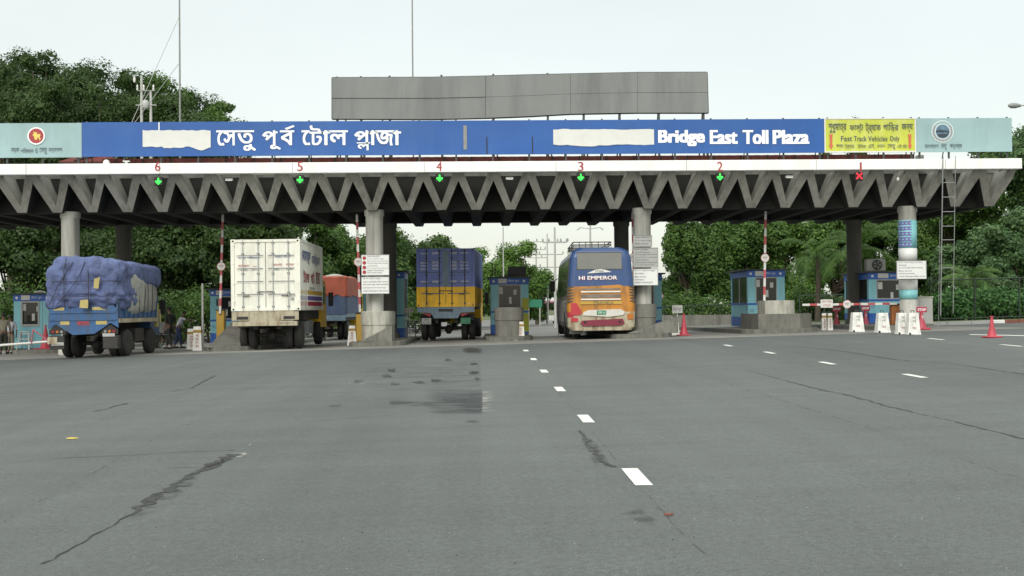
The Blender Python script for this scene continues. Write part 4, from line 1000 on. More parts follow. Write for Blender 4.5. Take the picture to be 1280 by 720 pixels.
bollard(1030, 413, 391.5, 6.5, 5, True, 'left of the two slim gold banded bollards under the hanging plate')
bollard(1037.3, 413, 391.5, 6.5, 5, True, 'right of the two slim gold banded bollards under the hanging plate')
bollard(1071, 415, 390.5, 16, 11.5, False, 'wide white bollard between the two red stop paddles')
bollard(1103, 416, 391, 16.5, 11.5, False, 'wide white bollard just right of the second red stop paddle')
bollard(1127.5, 418, 391, 15, 10.5, False, 'left bollard of the touching pair below the wrapped column')
bollard(1141, 418.5, 391, 16, 11.5, False, 'right bollard of the touching pair below the wrapped column')
def cone(px, py_b, py_t, label, slim=False, Y=None):
    p = gp(px, py_b) if Y is None else Vector(on(px, Y, .16)); H = at(px, py_t, p.y).z - p.z
    t = thing('traffic_cone', label, 'traffic cone', p, group='red traffic cones'); r = H * (.17 if slim else .20)
    MB().box(-r * 1.75, r * 1.75, -r * 1.75, r * 1.75, 0, .045, 'cone_red', .015).build('base', t)
    MB().lathe((0, 0, .04), [(r * 1.15, 0), (r, .03), (r * .55, H * .45), (.035, H * .86), (.03, H * .90)], 'cone_red', 20).build('cone_body', t)
    MB().lathe((0, 0, H * .9), [(.035, .02), (.055, .035), (.05, .06), (.02, H * .10 - .04)], 'cone_red', 12).build('tip', t)
    return t
cone(1240, 422, 395, 'red cone standing alone on the asphalt at the far right')
cone(855, 419.5, 391.5, 'slim red cone just right of the gold banded bollard by the bus', True)
cone(57, 434, 405, 'red cone between the turquoise booth and the blue lorry', Y=50.9)
def paddle(px, py_b, py_t, label):
    p = gp(px, py_b); H = at(px, py_t, p.y).z - p.z; t = thing('stop_paddle', label, 'stop sign', p, group='red stop paddles on cones')
    MB().box(-.26, .26, -.24, .24, 0, .08, 'stop_red', .02).lathe((0, 0, .08), [(.19, 0), (.15, .12), (.07, H * .45), (.05, H * .8)], 'stop_red', 18).build('base', t)
    MB().box(-.19, .19, -.05, -.015, H * .76, H, 'stop_red', .01).build('plate', t)
    text(t, [('STOP', -.15, .15, H * .83, H * .93)], 'letter_white', off=-.052, bold=.03)
    text(t, [('থামুন', -.035, .035, H * .45, H * .62)], 'letter_white', off=-.11); return t
paddle(1046, 410, 383, 'red stop paddle between the slim bollards and the first wide bollard')
paddle(1082, 410, 382, 'red stop paddle between the two wide white bollards')
paddle(1152, 412.5, 383.5, 'red stop paddle in front of the grey utility cabinet')
t = thing('step_ladder', 'small white folding step ladder before the turquoise booth', 'step ladder', on(31, 51.3, .16))
H = at(31, 415, t.location.y).z - t.location.z
for s in (-1, 1): MB().tube((s * .26, -.22, 0), (s * .17, 0, H), .028, 'white_paint', n=8).build('front_rail', t); MB().tube((s * .22, .3, 0), (s * .15, .03, H), .024, 'sign_grey', n=8).build('rear_rail', t)
for k in range(3): z_ = H * (.3 + .3 * k); MB().box(-.25 + .03 * k, .25 - .03 * k, -.2 + .07 * k, -.12 + .07 * k, z_ - .015, z_ + .015, 'white_paint').build('step', t)
MB().box(-.19, .19, -.09, .09, H, H + .03, 'white_paint').build('top_plate', t)

# ================================================================== VEHICLES
def wheel(t, x, y, r, w, side, name='wheel', rimc='steel_grey'):
    """x is the outer face; side +1 right, -1 left"""
    xi = x - side * w
    a_, c = sorted((x, xi))
    o = MB().lathe((a_, y, r), [(r * .58, .0), (r * .9, 0), (r, .05), (r, c - a_ - .05), (r * .9, c - a_), (r * .58, c - a_)], 'rubber', 28, axis='x').build(name, t)
    xr_ = x - side * .05
    MB().lathe((min(xr_, xr_ - side * .05), y, r), [(r * .60, 0), (r * .60, .05)], rimc, 20, axis='x').lathe((x - side * .02 - (.06 if side > 0 else 0), y, r), [(r * .2, 0), (r * .2, .06)], 'chassis', 12, axis='x').build('rim', o)
    return o
def duals(t, x, y, r, side):
    wheel(t, x, y, r, .26, side); wheel(t, x - side * .31, y, r, .26, side)
def corrug(b, x, y0, y1, z0, z1, m, side=1, pitch=.27, depth=.03, zc=None):
    """trapezoidal corrugated side wall on plane x"""
    n = int((y1 - y0) / pitch); V = []
    prof = [(0, 0), (.28, 0), (.42, -depth), (.86, -depth)]
    ys = [(y0 + (k + a_) * (y1 - y0) / n, d_) for k in range(n) for a_, d_ in prof] + [(y1, 0)]
    for y, d_ in ys: V += [(x + side * d_, y, z0), (x + side * d_, y, z1)]
    b.add(V, [(2 * k, 2 * k + 2, 2 * k + 3, 2 * k + 1) for k in range(len(ys) - 1)], m)
def container(t, z0, h, L, mats, stripes=None):
    W = 1.22; lo_m, hi_m, zs = mats      # lower and upper colours split at zs (fraction)
    zc = z0 + h * zs
    b = MB()
    for m_, a_, c in ((lo_m, z0, zc), (hi_m, zc, z0 + h)):
        if c - a_ < .01: continue
        corrug(b, W - .01, .15, L - .15, a_, c, m_, 1); corrug(b, -W + .01, .15, L - .15, a_, c, m_, -1)
        b.box(-W + .06, W - .06, .12, L - .05, a_ + .03, c - .02, m_)
    b.box(-W + .02, W - .02, .1, L - .1, z0 + h - .03, z0 + h - .01, hi_m)
    b.build('side_walls', t)
    fr = MB()
    for sx in (-1, 1):
        for y in (0, L - .16):
            x0_, x1_ = sorted((sx * W, sx * (W - .12)))
            for m_, a_, c in ((lo_m, z0 + .12, zc), (hi_m, zc, z0 + h - .12)):
                if c > a_: fr.box(x0_, x1_, y, y + .16, a_, c, m_)
            for z_ in (z0, z0 + h - .12): fr.box(*sorted((sx * (W + .004), sx * (W - .16))), y - .006, y + .17, z_, z_ + .12, hi_m if z_ > zc else lo_m, .01)
        fr.box(*sorted((sx * W, sx * (W - .06))), .17, L - .17, z0 + .004, z0 + .14, lo_m); fr.box(*sorted((sx * W, sx * (W - .06))), .17, L - .17, z0 + h - .09, z0 + h - .006, hi_m)
    fr.box(-W + .16, W - .16, .0, .12, z0 + h - .10, z0 + h - .004, hi_m).box(-W + .16, W - .16, .0, .12, z0 + .003, z0 + .12, lo_m)
    fr.build('corner_frame', t)
    cst = MB()
    for sx in (-1, 1):
        for z_ in (z0 + .03, z0 + h - .09): cst.box(sx * (W - .08) - .03, sx * (W - .08) + .03, -.012, -.004, z_, z_ + .06, 'black')
    cst.build('corner_casting_hole', t)
    for sx in (-1, 1):
        d = MB(); xa_, xb_ = sorted((sx * .008, sx * (W - .125)))
        for m_, a_, c in ((lo_m, z0 + .13, zc), (hi_m, zc, z0 + h - .105)):
            if c > a_: d.box(xa_, xb_, .03, .08, a_, c, m_)
        for k in range(1, 5):                                   # pressed recesses across each door leaf
            zz_ = z0 + .13 + (h - .24) * k / 5
            d.box(xa_ + .08, xb_ - .08, .012, .03, zz_ - .055, zz_ - .03, hi_m if zz_ > zc else lo_m); d.box(xa_ + .08, xb_ - .08, .024, .03, zz_ - .03, zz_ + .012, 'gap_grey_blue' if hi_m == 'container_blue' else 'steel_grey')
        door = d.build('door', t)
        for u in (.26, .80):
            x = sx * u; r_ = MB().tube((x, -.005, z0 + .02), (x, -.005, z0 + h - .02), .018, 'steel_pale' if hi_m != 'container_blue' else 'steel_dark', n=6)
            for z_ in (.12, .62, 1.3, 2.0, h - .14): r_.box(x - .045, x + .045, -.02, .035, z0 + z_, z0 + z_ + .05, 'steel_grey' if hi_m != 'container_blue' else 'steel_dark')
            hz_ = z0 + (.52 if u > .5 else .66); r_.box(min(x, x - sx * .24), max(x, x - sx * .24), -.035, -.015, hz_, hz_ + .03, 'steel_dark')
            r_.build('lock_rod', door)
        for z_ in (.3, .95, 1.65, 2.3): hb_ = MB(); hb_.box(*sorted((sx * (W - .13), sx * (W - .05))), -.012, .03, z0 + z_, z0 + z_ + .08, hi_m if z0 + z_ > zc else lo_m); hb_.build('hinge', door)
    MB().box(-.008, .008, .02, .09, z0 + .13, z0 + h - .1, 'black').build('door_gasket', t)
def cab(t, y, w, h, m, z0=.55, L=1.7):
    b = MB(); P = [(y, z0), (y + L, z0), (y + L, z0 + h * .45), (y + L - .25, z0 + h), (y, z0 + h)]
    b.prism(P, -w / 2, w / 2, m, 'x'); c = b.build('cab', t, recalc=True)
    for s in (-1, 1): MB().box(*sorted((s * w / 2, s * (w / 2 + .012))), y + .35, y + L - .45, z0 + h * .5, z0 + h * .88, 'dark_glass').build('side_window', c)
    MB().box(-w / 2 + .15, w / 2 - .15, y - .012, y, z0 + h * .5, z0 + h * .85, 'dark_glass').build('rear_window', c)
    for s in (-1, 1):
        MB().box(*sorted((s * (w / 2 + .12), s * (w / 2 + .32))), y + L - .3, y + L - .24, z0 + h * .45, z0 + h * .75, 'black', .02).tube((s * w / 2, y + L - .3, z0 + h * .7), (s * (w / 2 + .2), y + L - .27, z0 + h * .7), .015, 'black').build('mirror', t)
    return c
# --- white container lorry
xw = (at(290, 350, 42.6).x + at(375, 350, 42.6).x) / 2
t = thing('container_lorry', 'white container lorry with purple, gold and maroon side stripes seen from behind', 'lorry', (xw, 42.6, ground(xw, 42.6)), 0, 'lorries passing the toll lanes')
gz = t.location.z; zc0 = at(332, 388.5, 42.6).z - gz; zc1 = at(332, 299, 42.6).z - gz
container(t, zc0, zc1 - zc0, 6.1, ('container_white', 'container_white', 0))
H_ = zc1 - zc0; zz = lambda py: at(332, py, 42.6).z - gz; uu = lambda px: at(px, 340, 42.6).x - xw
st = MB()
for m_, a_, c in (('stripe_yellow', .19, .255), ('stripe_purple', .095, .165), ('stripe_maroon', .004, .075)):
    for s in (1, -1): st.box(*sorted((s * 1.2155, s * 1.2265)), .02, .18, zc0 + .15 + (H_ - .25) * a_, zc0 + .15 + (H_ - .25) * c, m_); corrug(st, s * 1.2155, .18, 5.9, zc0 + .15 + (H_ - .25) * a_, zc0 + .15 + (H_ - .25) * c, m_, s)
st.build('side_stripe', t)
text(t, [('মেসার্স', .5, 2.6, zc0 + H_ * .66, zc0 + H_ * .86), ('েমট্রো', 3.0, 5.2, zc0 + H_ * .66, zc0 + H_ * .86)], 'letter_blue', 'right', 1.232, bold=.03)
text(t, [('টেপ', .7, 2.2, zc0 + H_ * .40, zc0 + H_ * .58), ('গাট', 2.6, 3.6, zc0 + H_ * .40, zc0 + H_ * .58), ('েব', 4.0, 5.1, zc0 + H_ * .40, zc0 + H_ * .58)], 'letter_red', 'right', 1.232, bold=.03)
text(t, [('ঢাকা', 2.2, 3.6, zc0 + H_ * .30, zc0 + H_ * .34)], 'letter_dark', 'right', 1.232)
text(t, [('পণ্য পিরবহন', uu(298), uu(326), zz(324), zz(320)), ('েমেট্রো সািভর্স', uu(344), uu(364), zz(323), zz(319))], 'letter_blue', off=.008)
text(t, [('সাবধান', uu(298), uu(312), zz(333.5), zz(330.5)), ('হাইড্রো', uu(317), uu(322), zz(334), zz(331.5)), ('মেমাই', uu(341), uu(353), zz(332.5), zz(329)), ('সািভর্স', uu(357.5), uu(368), zz(333), zz(329))], 'letter_red', off=.008)
text(t, [('ঢাকা', uu(301), uu(310), zz(338), zz(336.4)), ('চট্টগ্রাম', uu(315), uu(325), zz(338), zz(336.2)), ('েফান', uu(343), uu(350), zz(338), zz(336)), ('নম্বর', uu(358), uu(366), zz(338.5), zz(335.5)), ('22G1', uu(359), uu(369), zz(371), zz(368)), ('30480', uu(363), uu(368), zz(376), zz(372))], 'letter_dark', off=.008)
MB().box(-1.18, 1.10, -.02, .22, .86, 1.02, 'rusty_cream', .01).box(-.95, .95, .02, .25, 1.02, zc0 - .004, 'rusty_cream').box(-1.2, -.6, -.03, .03, 1.06, zc0 - .03, 'rusty_cream').box(.55, 1.15, -.03, .03, 1.06, zc0 - .03, 'rusty_cream').build('rear_frame', t)
for s in (-1, 1): MB().box(s * .82 - .2, s * .82 + .2, -.045, -.032, 1.1, 1.2, 'chassis').build('lamp_panel', t)
text(t, [('ঢাকা মেট্রো ট', .45, 1.0, .89, .99)], 'letter_dark', off=-.02)
MB().box(-.48, -.34, .2, 8.2, .74, zc0, 'chassis').box(.34, .48, .2, 8.2, .74, zc0, 'chassis').tube((-.9, 1.3, .52), (.9, 1.3, .52), .07, 'chassis').lathe((-.17, 1.3, .50), [(.05, 0), (.2, .1), (.2, .24), (.05, .34)], 'chassis', 14, axis='x').box(-1.05, 1.05, 1.9, 6.0, 1.05, zc0 - .005, 'chassis').box(.55, 1.05, 3.0, 4.4, .5, 1.0, 'steel_grey').build('chassis', t)
for s in (-1, 1): duals(t, s * 1.10, 1.3, .5, s); wheel(t, s * 1.08, 6.6, .5, .28, s); MB().box(*sorted((s * .5, s * 1.12)), .72, .76, .80, 1.0, 'black').build('mudguard', t)
cab(t, 6.35, 2.2, 1.9, 'container_yellow', .7)
t.rotation_euler.y = -.006
# --- blue and yellow container lorry
Yy = 50.2; xw = (at(521, 350, Yy).x + at(593, 350, Yy).x) / 2
t = thing('container_lorry', 'lorry with a container blue above and yellow below beside the middle booth', 'lorry', (xw, Yy, ground(xw, Yy)), math.radians(-3.2), 'lorries passing the toll lanes')
gz = t.location.z; zc0 = at(557, 383.5, Yy).z - gz; zc1 = at(557, 310.5, Yy).z - gz
zsp = (at(557, 358.5, Yy).z - gz - zc0) / (zc1 - zc0)
container(t, zc0, zc1 - zc0, 6.1, ('container_yellow', 'container_blue', zsp)); zz = lambda py: at(557, py, Yy).z - gz; uu = lambda px: at(px, 340, Yy).x - xw
MB().box(-.14, .14, .012, .03, zc0 + (zc1 - zc0) * zsp, zc1 - .1, 'frame_blue_grey').build('centre_strip', t)
rows = []
for k, py in enumerate((316.5, 328, 332, 336, 352)):
    for (a_, c, s_) in ((525, 535, 'পিরবহন'), (540, 548, 'ঢাকা'), (563, 571, 'েসবা'), (575, 586, 'চট্টগ্রাম')):
        rows.append((s_ if k % 2 == 0 else s_ + ' ' + 'লেন', uu(a_), uu(c), zz(py + 1.6), zz(py - 1.4)))
text(t, rows, 'letter_white', off=.006)
text(t, [('পণ্য', uu(527), uu(536), zz(381.3), zz(379.5)), ('েসবা', uu(578), uu(588), zz(381.3), zz(379.5))], 'letter_white', off=.006)
b = MB(); b.prism([(-1.2, zc0 - .005), (1.2, zc0 - .005), (1.2, zc0 - .22), (.62, zc0 - .25), (.5, zc0 - .48), (-.5, zc0 - .48), (-.62, zc0 - .25), (-1.2, zc0 - .22)], -.02, .10, 'frame_blue_grey', 'y'); b.build('rear_frame', t, recalc=True)
MB().box(-.3, .3, -.035, -.022, zc0 - .2, zc0 - .09, 'black').build('step_slot', t)
for s in (-1, 1):
    MB().prism([(s * 1.0, zc0 - .27), (s * .6, zc0 - .27), (s * .66, zc0 - .42)], .0, .03, 'lamp_red', 'y').build('tail_lamp', t, recalc=True)
    zz0 = zc0 - .72; pl = MB().box(s * .82 - .2, s * .82 + .2, .02, .04, zz0, zz0 + .25, 'plate_green' if s > 0 else 'sign_grey').build('number_plate', t)
    text(pl, [('ঢাকা', s * .82 - .12, s * .82 + .12, zz0 + .14, zz0 + .22), ('১১-৪৫', s * .82 - .16, s * .82 + .16, zz0 + .03, zz0 + .12)], 'letter_dark', off=.018)
    duals(t, s * 1.14, 1.4, .5, s); wheel(t, s * 1.1, 6.7, .5, .28, s)
    MB().box(*sorted((s * .52, s * 1.14)), .6, .66, .85, zc0 - .3, 'black').build('mudguard', t)
MB().box(-.48, -.34, .2, 8.2, .76, zc0 - .01, 'chassis').box(.34, .48, .2, 8.2, .76, zc0 - .01, 'chassis').tube((-.9, 1.4, .52), (.9, 1.4, .52), .07, 'chassis').lathe((-.17, 1.4, .46), [(.05, 0), (.2, .1), (.2, .24), (.05, .34)], 'chassis', 14, axis='x').box(-1.1, 1.1, .15, 6.0, zc0 - .12, zc0 - .01, 'chassis').build('chassis', t)
cab(t, 6.4, 2.2, 1.9, 'container_yellow', .7)

# --- bus
Yb = 44.2; xw = at(752, 400, Yb).x
t = thing('coach_bus', 'blue and orange coach with a roof rack seen from behind in the green lit lane', 'bus', (xw, Yb, ground(xw, Yb)), math.radians(-1.5))
gz = t.location.z; zz = lambda py: at(752, py, Yb).z - gz; uu = lambda px: at(px, 350, Yb).x - xw
ZTB = zz(309); Lb = 11.0
def bus_w(z):                                    # half width by height
    q = [(.30, 1.10), (.45, 1.24), (1.1, 1.27), (1.5, 1.25), (2.2, 1.20), (ZTB - .35, 1.13), (ZTB - .12, 1.03), (ZTB, .80)]
    for (a_, x), (c, y) in zip(q, q[1:]):
        if z <= c: return x + (y - x) * max(0, (z - a_)) / (c - a_)
    return q[-1][1]
def bus_y(z): return .0 if z < 1.3 else (z - 1.3) * .075 + (max(0, z - ZTB + .35) ** 2) * .9
levels = [.32, .45, .62, .80, 1.0, 1.2, 1.45, 1.7, 1.95, 2.1, 2.3, 2.5, 2.7, ZTB - .35, ZTB - .22, ZTB - .12, ZTB - .05, ZTB]
levels = sorted(set(round(v, 3) for v in levels if v <= ZTB))
def ring(z):
    w = bus_w(z); y = bus_y(z); r_ = .22; P = []
    for s in (-1, 1):
        pts = [(w, y + r_), (w - r_ * .07, y + r_ * .6), (w - r_ * .3, y + r_ * .28), (w - r_ * .62, y + r_ * .08), (w - r_, y)]
        if s < 0: P += [(-u, v) for u, v in pts]
        else: P += pts[::-1]
    return [(-w, Lb - .4)] + P + [(w, Lb - .4), (w - .3, Lb - .02), (-w + .3, Lb - .02)]
b = MB(); R_ = [ring(z) for z in levels]; n = len(R_[0])
def bm_(zm, k):
    side = k in (0, n - 1, n - 2, n - 3, n - 4) or k == 10
    if side: return 'bus_blue' if zm > ZTB - .30 else 'bus_side'
    return 'bus_blue' if zm > zz(359.5) else 'bus_orange' if zm > zz(388) else 'bus_red' if (zm > zz(398) and k < 5) else 'bus_orange' if zm > zz(393) else 'rusty_cream'
for j in range(len(levels) - 1):
    for k in range(n):
        a_, c = R_[j][k], R_[j][(k + 1) % n]; d_, e_ = R_[j + 1][(k + 1) % n], R_[j + 1][k]
        b.add([(a_[0], a_[1], levels[j]), (c[0], c[1], levels[j]), (d_[0], d_[1], levels[j + 1]), (e_[0], e_[1], levels[j + 1])], [(0, 1, 2, 3)], bm_((levels[j] + levels[j + 1]) / 2, k), False)
b.add([(u, v, levels[-1]) for u, v in R_[-1]], [tuple(range(n))], 'bus_blue'); b.add([(u, v, levels[0]) for u, v in R_[0]], [tuple(range(n))], 'chassis')
b.build('body', t, recalc=True)
def face(poly, m, name, e=.012, parent=t):        # plate that follows the raked rear
    V = [(u, bus_y(z) - e, z) for u, z in poly] + [(u, bus_y(z) + .03, z) for u, z in poly]; n_ = len(poly)
    return MB().add(V, [tuple(range(n_)), tuple(range(n_, 2 * n_))[::-1]] + [(k, n_ + k, n_ + (k + 1) % n_, (k + 1) % n_) for k in range(n_)], m).build(name, parent, recalc=True)
def q4(x0, x1, y0, y1): return [(uu(x0), zz(y1)), (uu(x1), zz(y1)), (uu(x1), zz(y0)), (uu(x0), zz(y0))]
face(q4(721, 778.5, 315, 337), 'steel_dark', 'window_seal', .008)
face(q4(722, 777.5, 316, 336), 'bus_glass', 'rear_window', .014)
face([(uu(734), zz(341.5)), (uu(765), zz(340)), (uu(757), zz(337.2)), (uu(752), zz(336.2)), (uu(745), zz(336.8))], 'white_paint', 'crest', .02)
text(t, [('STAR', uu(744), uu(755), zz(340), zz(337.5))], 'letter_dark', off=bus_y(2.3) - .03)
text(t, [('HI EMPEROR', uu(724), uu(772), zz(349.8), zz(345.2))], 'letter_red', off=bus_y(zz(348)) - .020, bold=.05)
text(t, [('HI EMPEROR', uu(723.6), uu(771.6), zz(349.4), zz(344.8))], 'letter_white', off=bus_y(zz(348)) - .030, bold=.02)
face([(uu(718), zz(358.5)), (uu(775), zz(356)), (uu(780), zz(358)), (uu(780), zz(392)), (uu(724), zz(392)), (uu(717), zz(386)), (uu(716), zz(362))], 'bus_orange', 'engine_cover', .012)
for py in (364.5, 374): face(q4(726, 775.5, py - .8, py + 1.0), 'chrome', 'grille_bar', .05)
for py in (361.5, 369, 371): face(q4(726, 775.5, py - 1.0, py + 1.0), 'bus_side', 'grille_slot', .020)
face(q4(725, 777, 376.5, 380.2), 'stripe_yellow', 'letter_band', .03)
text(t, [('TRAVELS', uu(741), uu(766), zz(379.8), zz(377))], 'letter_dark', off=bus_y(1.3) - .03)
face([(uu(729), zz(390)), (uu(735), zz(387.5)), (uu(775), zz(386.5)), (uu(781), zz(390)), (uu(778), zz(394)), (uu(760), zz(396)), (uu(728), zz(394))], 'chrome', 'chrome_trim', .045)
face(q4(745.5, 757, 388, 393.2), 'plate_green', 'number_plate', .06)
text(t, [('ঢাকা ১৫', uu(747), uu(755.5), zz(392), zz(389.3))], 'letter_white', off=-.061)
face([(uu(727), zz(400.5)), (uu(778), zz(398.5)), (uu(780), zz(404)), (uu(776), zz(407)), (uu(728), zz(407.5)), (uu(725), zz(404))], 'bus_maroon', 'lower_bumper', .05)
for px in (731, 774): face([(uu(px) + .05 * math.cos(a_), zz(402.5) + .05 * math.sin(a_)) for a_ in [k * .6283 for k in range(10)]], 'black', 'fog_lamp', .06)
face([(uu(713.5), zz(378)), (uu(721), zz(379)), (uu(727), zz(390)), (uu(724), zz(394)), (uu(713), zz(394))], 'bus_red', 'tail_lamp', .02)
face([(uu(713), zz(397)), (uu(722), zz(397)), (uu(722), zz(402)), (uu(713), zz(402))], 'bus_red', 'tail_lamp', .02)
face([(uu(783), zz(393)), (uu(791), zz(391)), (uu(791), zz(399)), (uu(784), zz(400))], 'lamp_amber', 'tail_lamp', .02)
for s, px in ((-1, 713.5), (1, 787)):
    for k in range(6): z_ = zz(358 + k * 3.6); MB().box(*sorted((s * (bus_w(z_) - .20), s * (bus_w(z_) + .006))), bus_y(z_) + .06 * 0 - .0, bus_y(z_) + .25, z_ - .035, z_ + .01, 'steel_dark').build('vent_slat', t)
gw = MB()
for s in (-1, 1):
    for k in range(6):
        y0_ = .9 + k * 1.62; V = [(s * (bus_w(z) + .008), y, z) for y, z in ((y0_, 1.62), (y0_ + 1.5, 1.62), (y0_ + 1.5, ZTB - .42), (y0_, ZTB - .42))]
        MB().add(V, [(0, 1, 2, 3)], 'dark_glass').build('side_window', t)
    for yy in (2.2, 8.4): MB().lathe((s * 1.262 - (.01 if s < 0 else 0), yy, .5), [(.56, 0), (.56, .01)], 'black', 24, axis='x').build('wheel_arch', t)
for s in (-1, 1):
    for k in range(14): MB().box(*sorted((s * 1.262, s * 1.272)), .5 + k * .7, .54 + k * .7, .62, 1.45, 'steel_grey').build('body_rib', t)
    wheel(t, s * 1.24, 2.2, .48, .27, s); wheel(t, s * .93, 2.2, .48, .27, s); wheel(t, s * 1.24, 8.4, .48, .27, s)
    MB().box(*sorted((s * .65, s * 1.15)), .9, .93, .18, .5, 'steel_grey' if s < 0 else 'chassis').build('mud_flap', t)
MB().box(-.5, .5, .5, 9.5, .3, .6, 'chassis').tube((-.9, 2.2, .48), (.9, 2.2, .48), .08, 'chassis').build('chassis', t)
rk = MB(); zr = ZTB
for x0_, x1_ in ((-1.0, .42),):
    for zt_, e in ((.12, .0), (.22, .0)):
        loop = [(x0_, .55), (x1_, .55), (x1_ - .05, 5.5), (x0_ + .05, 5.5)]
        for k in range(4): rk.tube((loop[k][0], loop[k][1], zr + zt_), (loop[(k + 1) % 4][0], loop[(k + 1) % 4][1], zr + zt_), .02, 'chassis', n=6)
    for k in range(7):
        x = x0_ + (x1_ - x0_) * k / 6; rk.tube((x, .55, zr - .1), (x, .55, zr + .22), .014, 'chassis', n=5)
    for k in range(8): rk.tube((x0_, .55 + k * .7, zr + .08), (x1_, .55 + k * .7, zr + .08), .014, 'steel_grey', n=5)
    for y in (1.5, 3, 4.5):
        for x in (x0_, x1_): rk.tube((x, y, zr - .1), (x, y, zr + .22), .014, 'chassis', n=5)
rk.build('roof_rack', t)
MB().tube((-1.16, .75, 1.0), (-1.24, .62, ZTB - .2), .0, 'chassis')
for k in range(7): MB().box(-1.33, -1.27, .32, .62, .75 + k * .28, .78 + k * .28, 'steel_dark').build('ladder_rung', t)
MB().box(-1.55, -1.32, 10.5, 10.6, 1.9, 2.4, 'black', .03).tube((-1.2, 10.5, 2.5), (-1.42, 10.55, 2.35), .02, 'black').build('mirror', t)

# --- blobs for loads under tarpaulin
def lump(b, c, hs, m, e1=.45, amp=.05, seed=0, nu=44, nv=26, fr=1.6, sag=0.0, grooves=None, flat=0.0):
    V = []
    def sp(v, e): return math.copysign(abs(v) ** e, v)
    for j in range(nv + 1):
        ph = -math.pi / 2 + math.pi * j / nv
        for k in range(nu):
            th = 2 * math.pi * k / nu
            d = Vector((sp(math.cos(ph), e1) * sp(math.cos(th), e1), sp(math.cos(ph), e1) * sp(math.sin(th), e1), sp(math.sin(ph), e1)))
            p = Vector((c[0] + d.x * hs[0], c[1] + d.y * hs[1], c[2] + d.z * hs[2]))
            nn = noise.noise(p * fr + Vector((seed, 0, 0))) * amp + (noise.noise(p * fr * 3 + Vector((seed, 4, 0))) - abs(noise.noise(Vector((p.x * 3.2 + p.z * 2, p.y * 3, p.z * 1.5 + seed)))) * 1.2) * amp * .5
            if grooves:
                for ax, v0 in grooves: nn -= .055 * math.exp(-((p[ax] - v0) / .05) ** 2)
            p += d.normalized() * nn
            V.append(p)
    fs = [(j * nu + k, j * nu + (k + 1) % nu, (j + 1) * nu + (k + 1) % nu, (j + 1) * nu + k) for j in range(nv) for k in range(nu)]
    b.add(V, fs, m, True)
# --- blue truck with bulging tarpaulin
Yt = 40.0; xw = (at(62, 400, Yt).x + at(147, 400, Yt).x) / 2
t = thing('tarped_truck', 'blue truck carrying a bulging load under a slate blue tarpaulin', 'truck', (xw, Yt, ground(xw, Yt)), math.radians(-1.0), 'lorries passing the toll lanes', -.004)
gz = t.location.z; zz = lambda py: at(105, py, Yt).z - gz; uu = lambda px: at(px, 400, Yt).x - xw
b = MB(); gr = [(2, 2.05), (2, 2.55), (0, -.55), (0, .25)]
lump(b, (-.02, .88, 2.44), (1.31, 1.06, .92), 'tarp_blue', .42, .17, 1, 150, 100, 1.35, grooves=gr)
lump(b, (.06, 3.1, 2.80), (1.27, 2.0, .46), 'tarp_blue', .42, .09, 3, 70, 30, 1.2)
b.build('tarpaulin', t)
b = MB(); lump(b, (.12, 2.75, 2.20), (1.17, 2.1, .86), 'tarp_grey', .42, .10, 8, 60, 28, 1.3); b.build('sack_load', t)
def rope_rear(pts):
    rp = MB()
    for a_, c in zip(pts, pts[1:]): rp.tube((a_[0], a_[1] - (.035 if a_[1] < 1 else 0), a_[2]), (c[0], c[1] - (.035 if c[1] < 1 else 0), c[2]), .012, 'rope', n=5)
    rp.build('rope', t)
for z_ in (2.05, 2.55): rope_rear([(-1.22, .25, z_), (-.9, -.17, z_), (-.3, -.22, z_ - .01), (.3, -.22, z_ + .01), (.9, -.17, z_), (1.2, .25, z_)])
for x in (-.55, .25): rope_rear([(x, .05, 3.3), (x - .02, -.16, 2.9), (x + .01, -.22, 2.4), (x, -.22, 1.9), (x + .02, -.1, 1.6)])
rope_rear([(-.3, -.05, 3.2), (-.75, -.2, 2.4), (-1.05, -.15, 1.8)]); rope_rear([(.1, -.06, 3.2), (-.1, -.23, 2.6), (-.5, -.22, 2.1), (-.8, -.18, 1.8)])
for k, y in enumerate((1.9, 2.5, 2.9, 3.4, 4.0)): rope_rear([(.9, y, 3.2), (1.27, y, 2.8), (1.29, y + .05 * (k % 2), 2.2), (1.25, y + .08, 1.5)])
MB().prism([(uu(122) , 2.62), (uu(129), 2.68), (uu(127), 2.3), (uu(121), 2.32)], -.275, -.255, 'patch_yellow', 'y').build('tarp_patch', t, recalc=True); MB().prism([(uu(104), 1.93), (uu(114), 1.95), (uu(113.5), 1.66), (uu(103), 1.68)], -.26, -.235, 'patch_yellow', 'y').build('tarp_patch', t, recalc=True)
bd_ = MB()
for s in (-1, 1):
    bd_.box(*sorted((s * 1.13, s * 1.08)), 0.0, 4.5, 1.32, 1.85, 'truck_blue')
    for k in range(9): bd_.box(*sorted((s * 1.165, s * 1.13)), .15 + k * .52, .22 + k * .52, 1.32, 1.85, 'truck_blue')
    bd_.box(*sorted((s * 1.17, s * 1.06)), 0.0, 4.5, 1.85, 1.90, 'truck_blue')
bd_.box(-1.1, 1.1, 0, 4.5, 1.18, 1.30, 'chassis').box(-1.1, 1.1, 4.42, 4.5, 1.3, 2.2, 'truck_blue').build('cargo_bed', t)
for s in (-1, 1): MB().box(*sorted((s * 1.175, s * 1.10)), .02, 4.5, 1.17, 1.31, 'rusty_cream').build('side_rail', t)
tg_ = MB(); tg_.prism([(-1.15, zz(398)), (-1.12, 1.62), (-1.0, 1.75), (1.0, 1.75), (1.12, 1.62), (1.15, zz(398)), (1.15, zz(410)), (.9, zz(404)), (.62, zz(411)), (.35, zz(417.5)), (-.35, zz(418.5)), (-.62, zz(412)), (-.9, zz(405)), (-1.15, zz(411))], -.03, .03, 'truck_blue', 'y')
